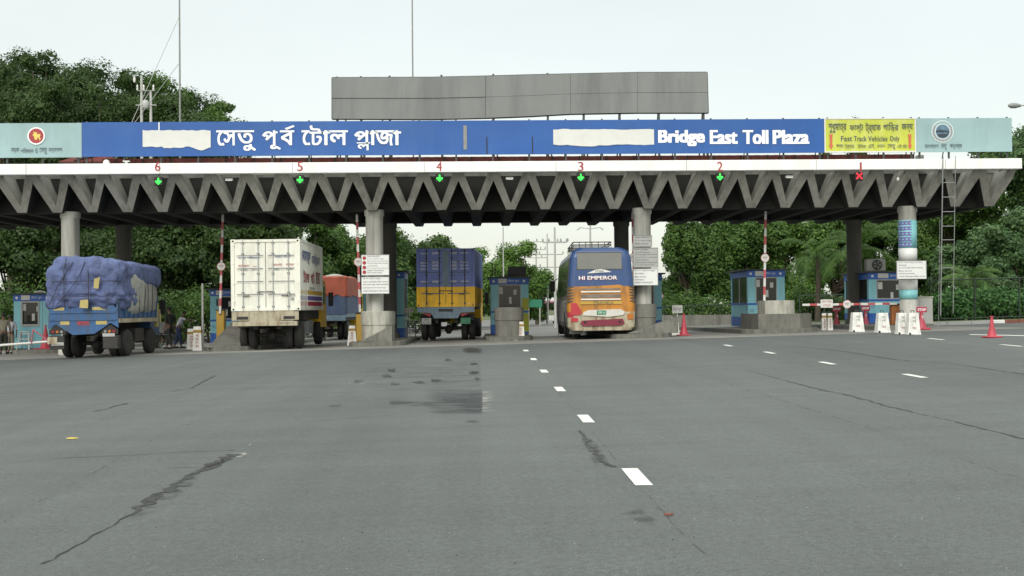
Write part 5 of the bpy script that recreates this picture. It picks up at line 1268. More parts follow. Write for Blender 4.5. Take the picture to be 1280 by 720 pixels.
tg_.box(-1.08, 1.08, -.06, -.03, 1.50, 1.56, 'truck_blue').box(-1.1, 1.1, -.06, -.03, 1.26, 1.30, 'truck_blue').build('tailgate', t, recalc=True)
for u0_, u1_, z0_, z1_ in ((-.98, -.62, 1.60, 1.70), (.30, .75, 1.60, 1.70), (-.75, -.45, 1.12, 1.24), (.42, .78, 1.12, 1.24)): MB().box(u0_, u1_, -.038, -.032, z0_, z1_, 'patch_yellow').build('paint_patch', t)
text(t, [('আল্লাহ', -.2, .2, 1.04, 1.24)], 'letter_red', off=-.036, bold=.04)
for s in (-1, 1):
    MB().prism([(s * 1.13, zz(412.5)), (s * .9, zz(406)), (s * .64, zz(412)), (s * .55, zz(417)), (s * 1.13, zz(418))], -.005, .04, 'black', 'y').build('lamp_recess', t, recalc=True)
    lp = MB()
    for k in range(3): lp.lathe((s * (1.0 - k * .14), -.01, zz(414.5)), [(.05, 0), (.045, -.02)], ('lamp_red', 'lamp_amber', 'steel_grey')[k], 12, axis='y')
    lp.build('lamp_cluster', t)
    MB().box(s * .88 - .25, s * .88 + .25, -.02, .3, zz(436.5), zz(419.5), 'chassis', .02).build('bumper_panel', t)
    MB().box(s * .84 - .2, s * .84 + .2, -.05, -.025, zz(431.5) if s < 0 else zz(421), zz(427.5) if s < 0 else zz(417), 'sign_grey').build('number_plate', t)
MB().box(-1.17, -.85, -.06, -.03, zz(430), zz(421), 'rusty_cream', .01).build('side_panel', t)
text(t, [('ঢাকা মেট্রো', -1.0, -.68, zz(431), zz(429.7))], 'letter_dark', off=-.05)
MB().box(-.42, -.30, .1, 6.0, .72, 1.15, 'chassis').box(.30, .42, .1, 6.0, .72, 1.15, 'chassis').tube((-.9, 1.35, .47), (.9, 1.35, .47), .07, 'chassis').lathe((-.15, 1.35, .42), [(.05, 0), (.19, .08), (.19, .22), (.05, .3)], 'chassis', 14, axis='x').box(.5, 1.0, 2.3, 3.3, .5, .95, 'chassis').tube((.3, 2.2, .7), (.3, 3.6, .7), .14, 'chassis').build('chassis', t)
for s in (-1, 1): duals(t, s * 1.08, 1.35, .47, s); wheel(t, s * 1.06, 4.2, .47, .26, s)
cab(t, 4.55, 1.75, 1.75, 'truck_blue', .65, 1.15)
MB().box(1.0, 1.16, 4.55, 4.62, .95, 1.85, 'patch_yellow', .02).build('open_door', t)
# --- orange and navy tarped truck further on
Yo = 61.0; xw = (at(386, 380, Yo).x + at(433, 380, Yo).x) / 2
t = thing('tarped_truck', 'truck under a torn orange and navy tarpaulin ahead of the white lorry', 'truck', (xw, Yo, ground(xw, Yo)), math.radians(-.5), 'lorries passing the toll lanes')
gz = t.location.z; zz = lambda py: at(410, py, Yo).z - gz; w = (at(433, 380, Yo).x - at(386, 380, Yo).x) / 2
b = MB(); n = 24
for (m_, za, zb2, e) in (('tarp_navy', zz(393), zz(367), 0), ('tarp_orange', zz(370), zz(347), .03)):
    V = []; ring_ = [(-w - e, 0 - e), (w + e, -e), (w + e, 6), (-w - e, 6)]
    P = []
    for k in range(4):
        a_, c = Vector(ring_[k]), Vector(ring_[(k + 1) % 4]); q = 14
        for i in range(q): P.append(a_.lerp(c, i / q))
    N = len(P)
    for j in range(6):
        z_ = za + (zb2 - za) * j / 5
        for p_ in P:
            nn = noise.noise(Vector((p_.x * 2, p_.y * 2, z_ * 1.5))) * .07; V.append((p_.x * (1 + nn * .5), p_.y + nn, z_ + (noise.noise(Vector((p_.x * 3, p_.y, 9))) * .12 if j == 0 and m_ == 'tarp_orange' else 0)))
    b.add(V, [(j * N + k, j * N + (k + 1) % N, (j + 1) * N + (k + 1) % N, (j + 1) * N + k) for j in range(5) for k in range(N)], m_, True)
lump(b, (0, 3, zz(348)), (w, 3.0, .16), 'tarp_orange', .4, .08, 5, 40, 14); b.build('tarpaulin', t)
b = MB(); lump(b, (.25, .9, zz(345.5)), (.5, .5, .12), 'tarp_grey', .8, .06, 2, 16, 8); b.build('loose_sheet', t)
MB().box(-w, w, .02, 6, zz(397), zz(392), 'frame_blue_grey').box(-w, -w + .4, -.03, .02, zz(404), zz(392), 'frame_blue_grey').box(-w + .05, w - .05, -.02, .02, zz(401), zz(396), 'frame_blue_grey').build('cargo_bed', t)
MB().box(-.4, -.28, .1, 7.6, .75, zz(396), 'chassis').box(.28, .4, .1, 7.6, .75, zz(396), 'chassis').tube((-.8, 1.3, .48), (.8, 1.3, .48), .07, 'chassis').box(-w + .1, w - .1, .3, 6, 1.0, zz(396), 'chassis').build('chassis', t)
for s in (-1, 1): duals(t, s * (w - .02), 1.3, .48, s); wheel(t, s * (w - .02), 6.8, .48, .27, s)
cab(t, 6.2, 1.9, 1.8, 'container_yellow', .7)

# ================================================================== PEOPLE
def skin_mesh(name, chains, m, parent, sub=1):
    """chains: list of [(co, radius), ...]; each chain starts with a vertex shared by coordinates"""
    V = []; R = []; E_ = []; idx = {}
    for ch in chains:
        prev = None
        for co, r_ in ch:
            key = tuple(round(c, 4) for c in co)
            if key not in idx: idx[key] = len(V); V.append(co); R.append(r_)
            i = idx[key]
            if prev is not None and prev != i: E_.append((prev, i))
            prev = i
    import bmesh
    bm = bmesh.new(); ly = bm.verts.layers.skin.verify(); vv = [bm.verts.new(c) for c in V]
    for i, j in E_:
        try: bm.edges.new((vv[i], vv[j]))
        except ValueError: pass
    for i, v in enumerate(vv): v[ly].radius = (R[i], R[i]); v[ly].use_root = i == 0
    me = bpy.data.meshes.new(name); bm.to_mesh(me); bm.free(); me.materials.append(MATS[m])
    o = bpy.data.objects.new(name, me); COL.objects.link(o)
    md = o.modifiers.new('skin', 'SKIN'); md.use_smooth_shade = True
    sb = o.modifiers.new('sub', 'SUBSURF'); sb.levels = sub; sb.render_levels = sub
    dg = bpy.context.evaluated_depsgraph_get(); nm = bpy.data.meshes.new_from_object(o.evaluated_get(dg))
    bpy.data.objects.remove(o); nm.name = name
    for p_ in nm.polygons: p_.use_smooth = True
    if not nm.materials: nm.materials.append(MATS[m])
    o = bpy.data.objects.new(name, nm); COL.objects.link(o); o.parent = parent
    return o
def person(loc, rz, label, shirt, trouser, lean=0.0, arms=((.25, 0, -.28), (.25, 0, -.28)), legs=(0.0, 0.0), h=1.68, headc='hair'):
    """faces local +y. arms: hand offset (out, forward, up) from the shoulder; legs: forward step of each foot."""
    t = thing('person', label, 'person', loc, rz, 'people near the left lanes'); k = h / 1.7
    def L_(z, y=0.0): return (0, (y + math.sin(lean) * max(0, z - .92)) * k, (min(z, .92) + math.cos(lean) * max(0, z - .92)) * k)
    pel = L_(.92); wai = L_(1.08); che = L_(1.30); nek = L_(1.46); hb_ = L_(1.52, .01); hd = L_(1.62, .03); ht = L_(1.68, .03)
    ch = [[(pel, .13), (wai, .115), (che, .14), (nek, .05), (hb_, .055), (hd, .085), (ht, .06)]]
    sh = []; tr = []
    body_arms = []
    for s, a_, lg in ((-1, arms[0], legs[0]), (1, arms[1], legs[1])):
        shp = (s * .18 * k, che[1], che[2] + .09 * k)
        n_ = Vector((s * a_[0], a_[1], a_[2])); 
        hand = Vector(shp) + Vector((s * a_[0] * .35, a_[1], a_[2] * 1.9)) * k
        mid = (Vector(shp) + hand) / 2 + Vector((s * .03, -.05, -.02)) * k
        ch.append([(che, .14), (shp, .055), (tuple(mid), .04), (tuple(hand), .028)])
        d = (hand - mid).normalized(); palm = hand + d * .07 * k
        ch.append([(tuple(hand), .028), (tuple(palm), .030)])
        for f in range(4):
            off = Vector((.0, (f - 1.5) * .020, 0)) * k; ln = (.07, .085, .08, .06)[f]
            f1 = palm + off + d * .02 * k; f2 = f1 + d * ln * .55 * k; f3 = f2 + (d + Vector((-s * .5, 0, 0))).normalized() * ln * .5 * k
            ch.append([(tuple(palm), .030), (tuple(f1), .009), (tuple(f2), .008), (tuple(f3), .007)])
        th = hand + d * .02 * k + Vector((0, .035, 0)) * k; ch.append([(tuple(hand), .028), (tuple(th), .011), (tuple(th + d * .04 * k), .009)])
        hip = (s * .09 * k, pel[1], .88 * k); kn = (s * .10 * k, (lg * .5 + .03) * k, .48 * k); an = (s * .10 * k, lg * k, .08 * k); toe = (s * .12 * k, (lg + .17) * k, .035 * k)
        ch.append([(pel, .13), (hip, .085), (kn, .055), (an, .04), (toe, .035)])
        sh.append([(che, .155), (shp, .07), (tuple(mid), .055), (tuple(mid.lerp(hand, .15)), .05)])
        tr.append([(pel, .145), (hip, .10), (kn, .075), (tuple(Vector(kn).lerp(Vector(an), .85)), .062)])
    skin_mesh('body', ch, 'skin', t)
    skin_mesh('shirt', [[(L_(.90), .15), (wai, .14), (che, .155), (L_(1.40), .10)]] + sh, shirt, t)
    skin_mesh('trousers', [[(pel, .145), (L_(.98), .135)]] + tr, trouser, t)
    b = MB(); lump(b, (0, hd[1] - .012, hd[2] + .035), (.092 * k, .10 * k, .085 * k), headc, .95, .006, 1, 16, 10); b.build('hair', t)
    fc = MB(); y = hd[1] + .082 * k
    for s in (-1, 1): lump(fc, (s * .03, y, hd[2] + .0), (.012, .008, .008), 'letter_white', 1, 0, 1, 8, 6); lump(fc, (s * .03, y + .006, hd[2]), (.006, .005, .006), 'black', 1, 0, 1, 6, 4)
    fc.build('eye', t)
    f2 = MB(); lump(f2, (0, y + .008, hd[2] - .025), (.012, .018, .02), 'skin', 1, 0, 1, 8, 6)
    for s in (-1, 1): lump(f2, (s * .088 * k, hd[1], hd[2] - .01), (.012, .02, .03), 'skin', 1, 0, 1, 8, 6)
    f2.build('nose_and_ears', t); f3 = MB(); lump(f3, (0, y - .002, hd[2] - .055), (.025, .008, .007), 'lamp_red', 1, 0, 1, 8, 6); f3.build('mouth', t)
    for s, lg in ((-1, legs[0]), (1, legs[1])): b = MB(); lump(b, (s * .115 * k, (lg + .07) * k, .045), (.05, .14, .045), 'black', .8, .0, 1, 14, 8); b.build('shoe', t)
    return t
person(on(4.5, 50.5), math.radians(20), 'person in a khaki shirt and dark trousers standing at the left picture edge', 'cloth_khaki', 'cloth_dark', arms=((.2, .05, -.27), (.2, .1, -.26)))
person(on(13.5, 51.5), math.radians(170), 'person in a white shirt and tan trousers beside the turquoise booth', 'cloth_white', 'cloth_tan', h=1.6)
person(on(223, 52.0), math.radians(-75), 'person in a white shirt leaning on the handlebar of the cycle cart', 'cloth_white', 'cloth_navy', lean=.35, arms=((.15, .42, -.05), (.15, .42, -.05)), legs=(-.18, .12), h=1.62)
person(on(212, 50.8), math.radians(60), 'person in dark clothes walking beside the cycle cart', 'cloth_dark', 'cloth_dark', legs=(-.22, .25), h=1.75)
# cycle cart
t = thing('cycle_cart', 'dark three wheeled cycle cart with a flat bed left of the ramp nose', 'cycle cart', on(218, 52.9), math.radians(88), 'carts'); del t['group']
def spoked(t, x, y, r, nm='wheel'):
    o = MB()
    N = 24
    for k in range(N):
        a_, c = 2 * math.pi * k / N, 2 * math.pi * (k + 1) / N
        o.tube((x, y + r * math.cos(a_), r + r * math.sin(a_)), (x, y + r * math.cos(c), r + r * math.sin(c)), .022, 'rubber', n=6, cap=False)
        if k % 2 == 0: o.tube((x, y, r), (x, y + r * math.cos(a_), r + r * math.sin(a_)), .004, 'steel_grey', n=4, cap=False)
    return o.build(nm, t)
spoked(t, -.42, .9, .33); spoked(t, .42, .9, .33); spoked(t, 0, -.95, .33)
MB().box(-.5, .5, .25, 1.55, .62, .67, 'chassis').tube((-.42, .9, .33), (.42, .9, .33), .02, 'steel_dark').box(-.5, .5, .25, .30, .67, .78, 'chassis').build('flat_bed', t)
MB().tube((0, .3, .6), (0, -.1, .45), .02, 'steel_dark').tube((0, -.1, .45), (0, -.75, .95), .02, 'steel_dark').tube((0, -.75, 1.1), (0, -.95, .33), .02, 'steel_dark').tube((0, -.15, .45), (0, -.05, .9), .02, 'steel_dark').tube((-.27, -.7, 1.1), (.27, -.7, 1.1), .015, 'steel_pale').tube((0, -.75, .9), (0, -.75, 1.12), .015, 'steel_dark').lathe((.1, -.9, 1.15), [(.02, -.02), (.06, .03), (.05, .07)], 'white_paint', 10).build('frame', t)
MB().box(-.08, .08, -.2, .08, .9, .95, 'black', .02).build('saddle', t)
t = thing('wooden_handcart', 'grey upright cart board behind the front wheel of the blue truck', 'handcart', on(203, 55), 0)
MB().box(-.3, .3, 0, 1.2, .5, .58, 'chassis').box(-.3, .3, 0, .04, .58, 1.15, 'sign_grey').build('body', t)
for s in (-1, 1): spoked(t, s * .33, .6, .3)
tag(MB().tube((0, 0, 0), (0, 0, 2.6), .045, 'pale_pole', .04).lathe((0, 0, 0), [(.14, 0), (.12, .05), (.05, .09)], 'kerb_concrete', 12).build('steel_post'), 'thin grey upright post left of the raised pole by the white lorry', 'post').location = on(253.5, 47.5)
t = thing('yellow_post_box', 'dull yellow upright box beyond the blue truck near the cart', 'box', on(196.5, 56))
MB().box(-.16, .16, -.12, .12, .55, 1.75, 'patch_yellow', .02).box(-.05, .05, -.05, .05, 0, .55, 'chassis').build('body', t)

# ================================================================== VEGETATION
def leaves(name, blobs, n, size, m, seed, parent, vert=.0, sub=.5, core=0):
    """many small leaf sprays scattered through and over the blobs"""
    r_ = np.random.default_rng(seed); B = np.array(blobs, dtype=float)       # x y z rx ry rz
    w = (B[:, 3] * B[:, 4] * B[:, 5]) ** (2 / 3); pick = r_.choice(len(B), n, p=w / w.sum())
    d = r_.normal(size=(n, 3)); d /= np.linalg.norm(d, axis=1)[:, None]
    n0 = n; 
    rad = (sub + (1 - sub) * r_.random(n) ** .6)[:, None] * (1 + .10 * r_.normal(size=(n, 1)))
    P = B[pick, :3] + d * B[pick, 3:] * rad
    nrm = d + r_.normal(size=(n, 3)) * .55; nrm[:, 2] += .35; nrm /= np.linalg.norm(nrm, axis=1)[:, None]
    a = np.cross(nrm, r_.normal(size=(n, 3))); a /= np.linalg.norm(a, axis=1)[:, None]; b = np.cross(nrm, a)
    if vert: a = a * (1 - vert) + np.array([0, 0, 1]) * vert
    if core: rad[:core] = (.15 + .55 * r_.random(core))[:, None]; P[:core] = (B[pick, :3] + d * B[pick, 3:] * rad)[:core]
    s = (size * (.6 + .8 * r_.random(n)))[:, None]
    if core: s[:core] *= 3.2
    asp = (.45 + .3 * r_.random(n))[:, None]
    # each spray: five cornered pointed leaf outline, folded
    pts = [P - a * s * .5, P - b * s * asp * .5 + nrm * s * .08, P + a * s * .5, P + b * s * asp * .5 + nrm * s * .08]
    V = np.stack(pts, 1).reshape(-1, 3)
    me = bpy.data.meshes.new(name); me.vertices.add(4 * n); me.vertices.foreach_set('co', V.ravel())
    me.loops.add(4 * n); me.loops.foreach_set('vertex_index', np.arange(4 * n)); me.polygons.add(n)
    me.polygons.foreach_set('loop_start', np.arange(n) * 4); me.polygons.foreach_set('loop_total', np.full(n, 4))
    me.materials.append(MATS[m]); me.update()
    o = bpy.data.objects.new(name, me); COL.objects.link(o); o.parent = parent
    return o
def limb(b, p, q, r1, r2, m, rr, seg=4):
    p = Vector(p); q = Vector(q); prev = p; L = (q - p).length
    for k in range(1, seg + 1):
        t_ = k / seg; c = p.lerp(q, t_) + Vector((rr.uniform(-1, 1), rr.uniform(-1, 1), rr.uniform(-.5, 1))) * L * .05 * (k < seg)
        b.tube(prev, c, r1 + (r2 - r1) * (k - 1) / seg, m, r1 + (r2 - r1) * t_, 8, False); prev = c
def tree(loc, label, H, R, crown_z, m, seed, n=9000, size=.3, sub=.25, nb=34, bark='bark', trunk=.28, flat=1.0, name='tree', grp='trees beyond the toll lanes', low=0.0, blob=.26):
    """H height, R crown radius, crown_z bottom of crown"""
    rr = random.Random(seed); t = thing(name, label, 'tree', loc, 0, grp)
    cz = (H + crown_z) / 2; rz = (H - crown_z) / 2; bl = []
    while len(bl) < nb:
        d = Vector((rr.gauss(0, 1), rr.gauss(0, 1), rr.gauss(0, 1))).normalized() * rr.uniform(.35, .86)
        x, y, z = d.x * R, d.y * R, cz + d.z * rz
        if low and z < cz: x *= 1 + low * .2; y *= 1 + low * .2
        s = R * rr.uniform(blob * .7, blob * 1.25); bl.append((x, y, z, s, s, s * flat * rr.uniform(.6, .9)))
    zt_ = max(q[2] + q[5] for q in bl); zb_ = min(q[2] - q[5] for q in bl); k_ = (H - crown_z) / (zt_ - zb_); bl = [(q[0], q[1], crown_z + (q[2] - zb_) * k_, q[3], q[4], q[5]) for q in bl]
    b = MB(); top = Vector((rr.uniform(-.3, .3), rr.uniform(-.3, .3), crown_z + rz * .5)); limb(b, (0, 0, -.2), top, trunk, trunk * .6, bark, rr, 6)
    for (x, y, z, s, _, _) in bl[::2]:
        st_ = Vector((0, 0, 0)).lerp(top, rr.uniform(.5, 1.0)); limb(b, st_, (x, y, z), trunk * .4, trunk * .1, bark, rr, 3)
    b.build('trunk', t); leaves('crown', bl, int(n * 1.9), size * .80, m, seed, t, sub=.55, core=int(n * .16))
    return t
TL = {}
def T(px, Y, py_top, R, cz, m, seed, label, **k):
    x = gx(px, Y); g = ground(x, Y); H = at(px, py_top, Y).z - g; kk = dict(n=9000, size=.28); kk.update(k)
    o = tree((x, Y, g), label, H, R, cz, m, seed, **kk); o['H'] = H; del o['H']; return o
# big dark trees at the left, whose tops show above the roof boards
for i, (px, py, lb) in enumerate(((-70, 66, 'dark tree cut off by the left picture edge'), (-12, 60, 'dark tree rising over the left edge of the pale emblem board'), (38, 62, 'tallest dark tree above the round emblem of the left roof board'),
        (84, 72, 'dark tree above the joint of the pale and blue roof boards'), (130, 80, 'dark tree left of the steel aerial frame'), (174, 89, 'dark tree right behind the steel aerial frame'),
        (214, 99, 'mid green tree right behind the tall guyed mast'), (250, 116, 'mid green tree on the falling shoulder right of the mast'), (284, 136, 'last and lowest of the trees showing above the blue board'))):
    T(px, 84 + (i % 3) * 3, py - (4, 3, 4, 5, 5, 5, 6, 9, 11)[i], (5.8, 5.6, 5.6, 5.4, 5.4, 5.2, 5.0, 4.6, 3.6)[i], 4.5 if i < 7 else 3.5, 'leaf_dark' if i < 6 else 'leaf_mid', 110 + i, lb, n=17000 if i < 7 else 13000, size=.23, nb=70, blob=.22, trunk=.4)
for i, (px, py, lb) in enumerate(((62, 68, 'filling dark tree just right of the round emblem of the left roof board'), (106, 77, 'filling dark tree at the joint of the left roof boards'), (152, 87, 'filling dark tree left of the aerial frame'), (196, 98, 'filling tree between the aerial frame and the guyed mast'), (234, 112, 'filling tree just right of the guyed mast'))):
    T(px, 95, py - 5, 5.4, 4.5, 'leaf_dark', 130 + i, lb, n=17000, size=.24, nb=60, blob=.26, trunk=.4)
for i, (px, py, lb) in enumerate(((10, 84, 'front dark tree at the left of the round emblem'), (72, 92, 'front dark tree right of the round emblem'), (128, 100, 'front dark tree above the plain start of the blue board'), (178, 108, 'front dark tree behind the foot of the aerial frame'), (222, 120, 'front tree behind the foot of the guyed mast'))):
    T(px, 79, py - 3, 4.4, 5.5, 'leaf_dark', 140 + i, lb, n=15000, size=.2, nb=60, blob=.26, trunk=.35)
# behind the lanes, left half
T(20, 70, 262, 4.2, .6, 'leaf_dark', 21, 'dark low tree behind the turquoise booth', n=11000)
T(110, 74, 262, 4.6, .8, 'leaf_dark', 22, 'dark tree behind the tarped truck', n=11000)
T(205, 72, 258, 4.2, .5, 'leaf_dark', 23, 'dark tree behind the cycle cart', n=11000)
T(292, 74, 250, 4.6, .5, 'leaf_dark', 24, 'dark tree behind the white lorry', n=12000)
T(372, 80, 262, 4.4, .8, 'leaf_mid', 25, 'mid green tree over the orange tarpaulin', n=12000)
T(440, 84, 276, 4.6, .8, 'leaf_mid', 26, 'mid green tree behind the column with two boards', n=12000)
T(505, 92, 281, 4.4, .8, 'leaf_dark', 27, 'dark tree left of the blue and yellow lorry', n=11000)
T(545, 108, 292, 3.6, .8, 'leaf_bright', 28, 'rounded bright tree peeking above the blue and yellow lorry', n=11000, size=.27)
T(590, 118, 306, 4.4, .6, 'leaf_bright', 29, 'low bright tree right behind the blue and yellow lorry', n=11000, size=.27)
T(636, 112, 299, 4.3, .4, 'leaf_bright', 30, 'bright round tree behind the middle booth', n=13000, size=.27)
T(673, 128, 342, 2.3, .3, 'leaf_dark', 31, 'small dark tree between the middle booth and the bus', n=6000, size=.24)
T(568, 96, 325, 3.6, .3, 'leaf_mid', 32, 'low leafy tree filling the gap above the orange cab', n=9000)
# behind the lanes, right half: a curtain of green
T(862, 84, 268, 3.0, .2, 'leaf_mid', 41, 'narrow hanging tree at the left end of the green curtain', n=12000, flat=1.9, nb=30)
T(918, 86, 252, 4.2, .2, 'leaf_mid', 42, 'tall drooping tree second from the left of the green curtain', n=14000, flat=1.7)
T(985, 88, 245, 4.4, .2, 'leaf_bright', 43, 'bright drooping tree behind the lone blue booth', n=14000, flat=1.5)
T(1045, 90, 236, 4.4, .2, 'leaf_mid', 44, 'feathery tree behind the dark rear column', n=14000)
T(1110, 92, 225, 4.6, .2, 'leaf_dark', 45, 'dark tree behind the wrapped column', n=14000)
T(1175, 86, 205, 4.8, .2, 'leaf_mid', 46, 'tree behind the steel ladder', n=16000)
T(1268, 84, 145, 5.4, .3, 'leaf_mid', 47, 'tall tree rising past the right end of the canopy', n=20000, nb=42)
T(1330, 80, 145, 5.2, .3, 'leaf_blue', 48, 'blue green tree cut off by the right picture edge', n=15000)
T(1262, 66, 258, 3.1, .2, 'leaf_blue', 49, 'pale leafed lower tree at the right edge behind the railing', n=12000, size=.26)
T(1056, 120, 140, 3.6, 3, 'leaf_mid', 50, 'far tree whose tip shows above the yellow banner', n=5000)
T(1205, 68, 300, 2.4, .1, 'leaf_blue', 51, 'pale grey green bush tree right of the steel ladder', n=9000, size=.24)
T(800, 150, 345, 3.4, .3, 'leaf_mid', 52, 'low distant tree hidden mostly behind the bus', n=6000)
# feathery palm behind the dark rear column
def palm(px, Y, py_c, label, seed, nf=16, L=3.4):
    x = gx(px, Y); g = ground(x, Y); H = at(px, py_c, Y).z - g; rr = random.Random(seed)
    t = thing('date_palm', label, 'palm tree', (x, Y, g), 0, 'palms by the verge')
    b = MB(); limb(b, (0, 0, -.1), (.1, .1, H), .17, .13, 'bark', rr, 2); b.build('trunk', t)
    V = []; Fs = []
    for k in range(nf):
        az = 2 * math.pi * k / nf + rr.uniform(-.2, .2); el = rr.uniform(.3, 1.25)
        p = Vector((0, 0, H)); d = Vector((math.cos(az) * math.cos(el), math.sin(az) * math.cos(el), math.sin(el))); N = 16
        for i in range(N):
            d.z -= .13; d.normalize(); q = p + d * L / N; side = d.cross(Vector((0, 0, 1))).normalized()
            for s in (-1, 1):
                for j in range(2):
                    o_ = p.lerp(q, j * .5); ln = .62 * math.sin(math.pi * (i + 1.2) / (N + 2)) + .1
                    tip = o_ + side * s * ln * .8 + d * ln * .5 - Vector((0, 0, ln * .45)); wv = d * .028
                    i0 = len(V); V += [o_ - wv, o_ + wv, tip]; Fs.append((i0, i0 + 1, i0 + 2))
            i0 = len(V); V += [p - side * .02, p + side * .02, q + side * .02, q - side * .02]; Fs.append((i0, i0 + 1, i0 + 2, i0 + 3))
            p = q
    MB().add(V, Fs, 'leaf_mid').build('crown', t)
palm(1075, 68, 312, 'drooping date palm behind the booth with the air conditioner', 3)
palm(1022, 70, 322, 'smaller date palm left of the dark rear column', 5, 14, 3.0)
palm(1212, 60, 352, 'low grey green palm behind the railing right of the ladder', 8, 20, 1.9)
# shrubs along the verge
def shrub(px, Y, py_top, w, m, seed, label, n=2600, grp='shrubs along the verge'):
    x = gx(px, Y); g = ground(x, Y); H = max(.5, at(px, py_top, Y).z - g); rr = random.Random(seed)
    t = thing('shrub', label, 'shrub', (x, Y, g), 0, grp)
    bl = [(rr.uniform(-.7, .7) * w, rr.uniform(-.5, .5) * w, rr.uniform(.2, .72) * H, w * .45, w * .4, H * .30) for _ in range(12)]
    b = MB()
    for k in range(5): limb(b, (0, 0, -.05), (bl[k][0], bl[k][1], bl[k][2]), .04, .015, 'bark', rr, 3)
    b.build('stem', t); leaves('foliage', bl, n, .17, m, seed, t, sub=.3)
names = ['turquoise booth', 'turquoise booth roof side', 'tarped truck', 'cycle cart', 'grey post', 'white lorry', 'orange tarpaulin', 'two notice boards', 'bar gate', 'blue and yellow lorry']
for i, (px, Y, py) in enumerate(((-20, 64, 345), (25, 63, 335), (95, 64, 350), (170, 64, 352), (228, 65, 355), (262, 66, 350), (345, 72, 358), (415, 76, 352), (490, 78, 350), (520, 80, 352))):
    shrub(px, Y, py, 2.2, 'leaf_mid' if i % 3 else 'leaf_dark', 60 + i, ['leftmost shrub behind the standing people', 'bright shrub rising behind the turquoise booth', 'shrub behind the load of the tarped truck', 'shrub behind the cab of the tarped truck',
          'shrub right behind the cycle cart', 'shrub behind the grey steel post', 'shrub hidden behind the white lorry', 'shrub behind the orange tarpaulin truck', 'shrub right of the column with two notice boards', 'shrub behind the low bar gate'][i], 3000)
for i, px in enumerate((838, 868, 900, 1010, 1048, 1180, 1204, 1230, 1256, 1284)):
    Y = 66 if px > 1100 else 74; py = 352 if px > 1100 else (366, 360, 372, 352, 358)[i]
    shrub(px, Y if px < 1100 else 58, py if px < 1100 else 356 + (i % 3) * 3, 1.7 if px > 1100 else 1.9, 'leaf_shrub' if px > 1100 else 'leaf_mid', 80 + i,
          ['shrub at the foot of the narrow hanging tree', 'shrub left of the lone booth lane, second along the curtain', 'shrub just left of the lone blue booth', 'shrub just right of the lone blue booth', 'shrub left of the dark rear column',
           'saturated green shrub at the foot of the steel ladder', 'saturated green shrub left of the lone red cone', 'saturated green shrub above the lone red cone', 'saturated green shrub just right of the lone red cone', 'saturated green shrub at the right picture edge'][i], 3400)

# ================================================================== RAILINGS, KERBS, VERGE
x0, x1 = 19.0, 60
b = MB(); n = 40
for k in range(n):
    a_, c = x0 - 1 + (x1 - x0 + 1) * k / n, x0 - 1 + (x1 - x0 + 1) * (k + 1) / n - .02
    g0, g1 = ground(a_, KY), ground(c, KY); y0_, y1_ = KY, KY + .22; H = .15
    V = [(a_, y0_, g0 - .1), (c, y0_, g1 - .1), (c, y1_, g1 - .1), (a_, y1_, g0 - .1), (a_, y0_ + .02, g0 + H), (c, y0_ + .02, g1 + H), (c, y1_, g1 + H), (a_, y1_, g0 + H)]
    b.add(V, [(3, 2, 1, 0), (4, 5, 6, 7), (0, 1, 5, 4), (1, 2, 6, 5), (2, 3, 7, 6), (3, 0, 4, 7)], 'kerb_red' if k >= 4 and k % 9 not in (2,) else 'sign_grey')
o = b.build('kerb'); o['kind'] = 'structure'
def sheet_pts(name, P, m, dz):
    o = MB().add([(x, y, ground(x, y) + dz) for x, y in P], [tuple(range(len(P)))], m).build(name); o['kind'] = 'structure'
sheet_pts('verge', [(18, KY + .22), (33.9, KY + .22), (33.9, KY + 30), (18, KY + 30)], 'grass', .10)
sheet_pts('earth_strip', [(18, KY + .22), (33.9, KY + .22), (33.9, KY + 1.2), (18, KY + 1.2)], 'kerb_red', .108)
def railing(pa, pb, z0, z1, label, bars=.16, Yd=None):
    a_ = Vector(pa); c = Vector(pb); t = thing('steel_railing', label, 'railing', a_, 0, 'dark green railings'); d = c - a_; L = math.hypot(d.x, d.y); n = int(L / 2.2) + 1
    b = MB()
    for z_ in (z0, z1): b.tube((0, 0, z_), (d.x, d.y, d.z + z_), .028, 'fence_green', n=6)
    b.build('rail', t)
    for k in range(n + 1): f = k / n; MB().tube((d.x * f, d.y * f, d.z * f), (d.x * f, d.y * f, d.z * f + z1 + .05), .04, 'fence_green', n=6).build('post', t)
    b = MB(); q = int(L / bars)
    for k in range(1, q): f = k / q; b.tube((d.x * f, d.y * f, d.z * f + z0), (d.x * f, d.y * f, d.z * f + z1), .009, 'fence_green', n=4, cap=False)
    b.build('bar_panel', t)
p0 = on(1163, KY + 1.6); p1 = (34, KY + 1.6, ground(34, KY + 1.6)); zt_ = at(1180, 350.5, KY + 1.6).z - p0[2]
railing(p0, p1, .25, zt_, 'dark green railing along the verge right of the steel ladder')
p0 = on(830, 70); p1 = on(935, 70); railing(p0, p1, .1, 1.25, 'low dark railing behind the lane left of the lone blue booth')
p0 = on(1000, 66); p1 = on(1062, 66); railing(p0, p1, .1, 1.6, 'dark railing between the lone booth and the dark rear column')
tag(MB().box(0, 7.0, 0, .25, -.5, .75, 'kerb_concrete').build('low_wall'), 'low grey wall behind the lane left of the lone blue booth', 'wall').location = on(822, 68.5)
w_ = thing('concrete_block', 'flat white concrete block lying on the kerb behind the lone red cone', 'block', on(1247, KY - .3)); MB().box(-.28, .28, -.1, .15, 0, .16, 'sign_white', .02).build('block', w_)
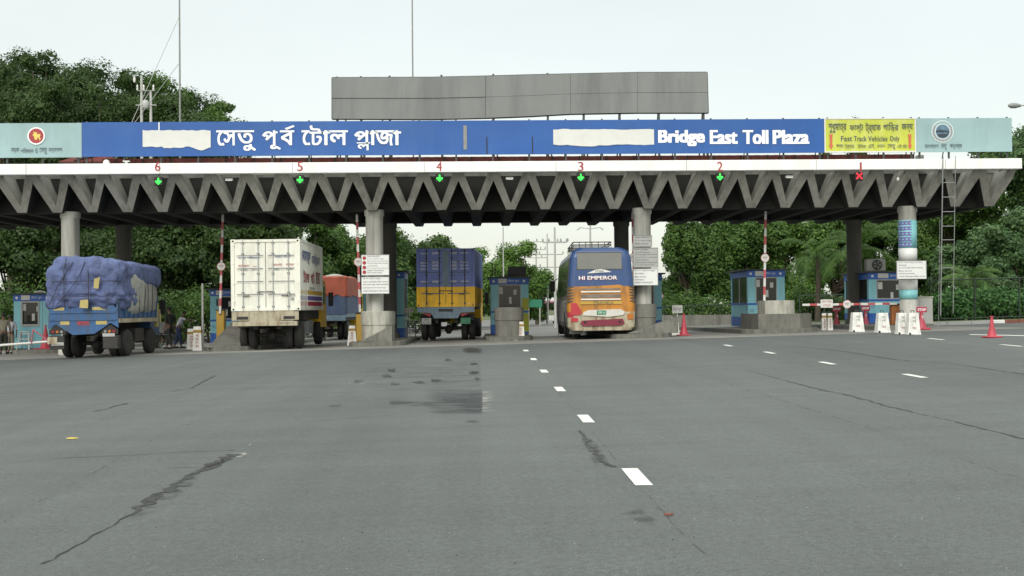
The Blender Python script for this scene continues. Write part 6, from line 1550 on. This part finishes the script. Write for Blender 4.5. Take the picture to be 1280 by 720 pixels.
# far road furniture seen through the bus lane
t = thing('direction_sign', 'small green signboard on two legs left of the bus', 'road sign', on(669, 110)); q = lambda py: at(669, py, 110).z - t.location.z; s = 110 / F
MB().box(-11 * s, 9 * s, 0, .05, q(384), q(374.5), 'sign_green').build('panel', t)
for u in (-8, 6): MB().tube((u * s, .08, 0), (u * s, .08, q(376)), .06, 'pale_pole', n=6).build('leg', t)
t = thing('pink_vehicle', 'far pink and white truck small in the gap left of the bus', 'truck', on(689, 135)); s = 135 / F
q = lambda py: at(689, py, 135).z - t.location.z
MB().box(-6 * s, 6 * s, 0, 4, max(.5, q(388)), q(376), 'pink', .1).build('body', t); MB().box(-4 * s, 4 * s, -.1, .2, .3, .9, 'white_paint', .05).build('bumper', t)
for u in (-1, 1): wheel(t, u * 5.5 * s, 1, .42, .25, u)
def far_pole(px, Y, py_top, arms, label, r=.12, dbl=False):
    x = gx(px, Y); g = ground(x, Y); t = thing('utility_pole', label, 'utility pole', (x, Y, g), 0, 'poles in the gap by the bus'); H = at(px, py_top, Y).z - g
    MB().tube((0, 0, 0), (0, 0, H), r, 'pale_pole', r * .6, 8).build('pole', t)
    for (py, w) in arms:
        z_ = at(px, py, Y).z - g; MB().tube((-w, 0, z_), (w, 0, z_), .05, 'pale_pole', n=6).build('crossarm', t)
        b = MB()
        for u in (-w, -w * .5, w * .5, w): b.lathe((u, 0, z_), [(.04, .04), (.07, .1), (.05, .3)], 'sign_grey', 6)
        b.build('insulator', t)
    return t
far_pole(671, 130, 305, [(312, 1.0), (322, 1.2), (342, 1.0)], 'thinnest pole with crossarms left of the middle pole in the gap')
far_pole(685, 115, 292, [(302, 2.0), (318, 1.5), (334, 1.4)], 'middle lattice pole with wide crossarms in the gap left of the bus', .09)
far_pole(694.5, 90, 284, [(303, .9)], 'thick pale pole touching the left side of the bus outline', .11)
p = far_pole(739, 85, 280, [], 'twin armed lamp pole rising behind the bus roof rack', .10)
H = at(739, 286, 85).z - p.location.z
for s in (-1, 1): MB().tube((0, 0, H), (s * .7, 0, H + .1), .03, 'pale_pole', n=6).tube((s * .7, 0, H + .1), (s * .95, 0, H - .08), .05, 'pale_pole', n=6).build('lamp_arm', p)
far_pole(630, 62, 284, [], 'thin dark pole above the roof of the middle booth', .045)
bpy.data.objects.remove(bpy.data.objects['x']) if 'x' in bpy.data.objects else None
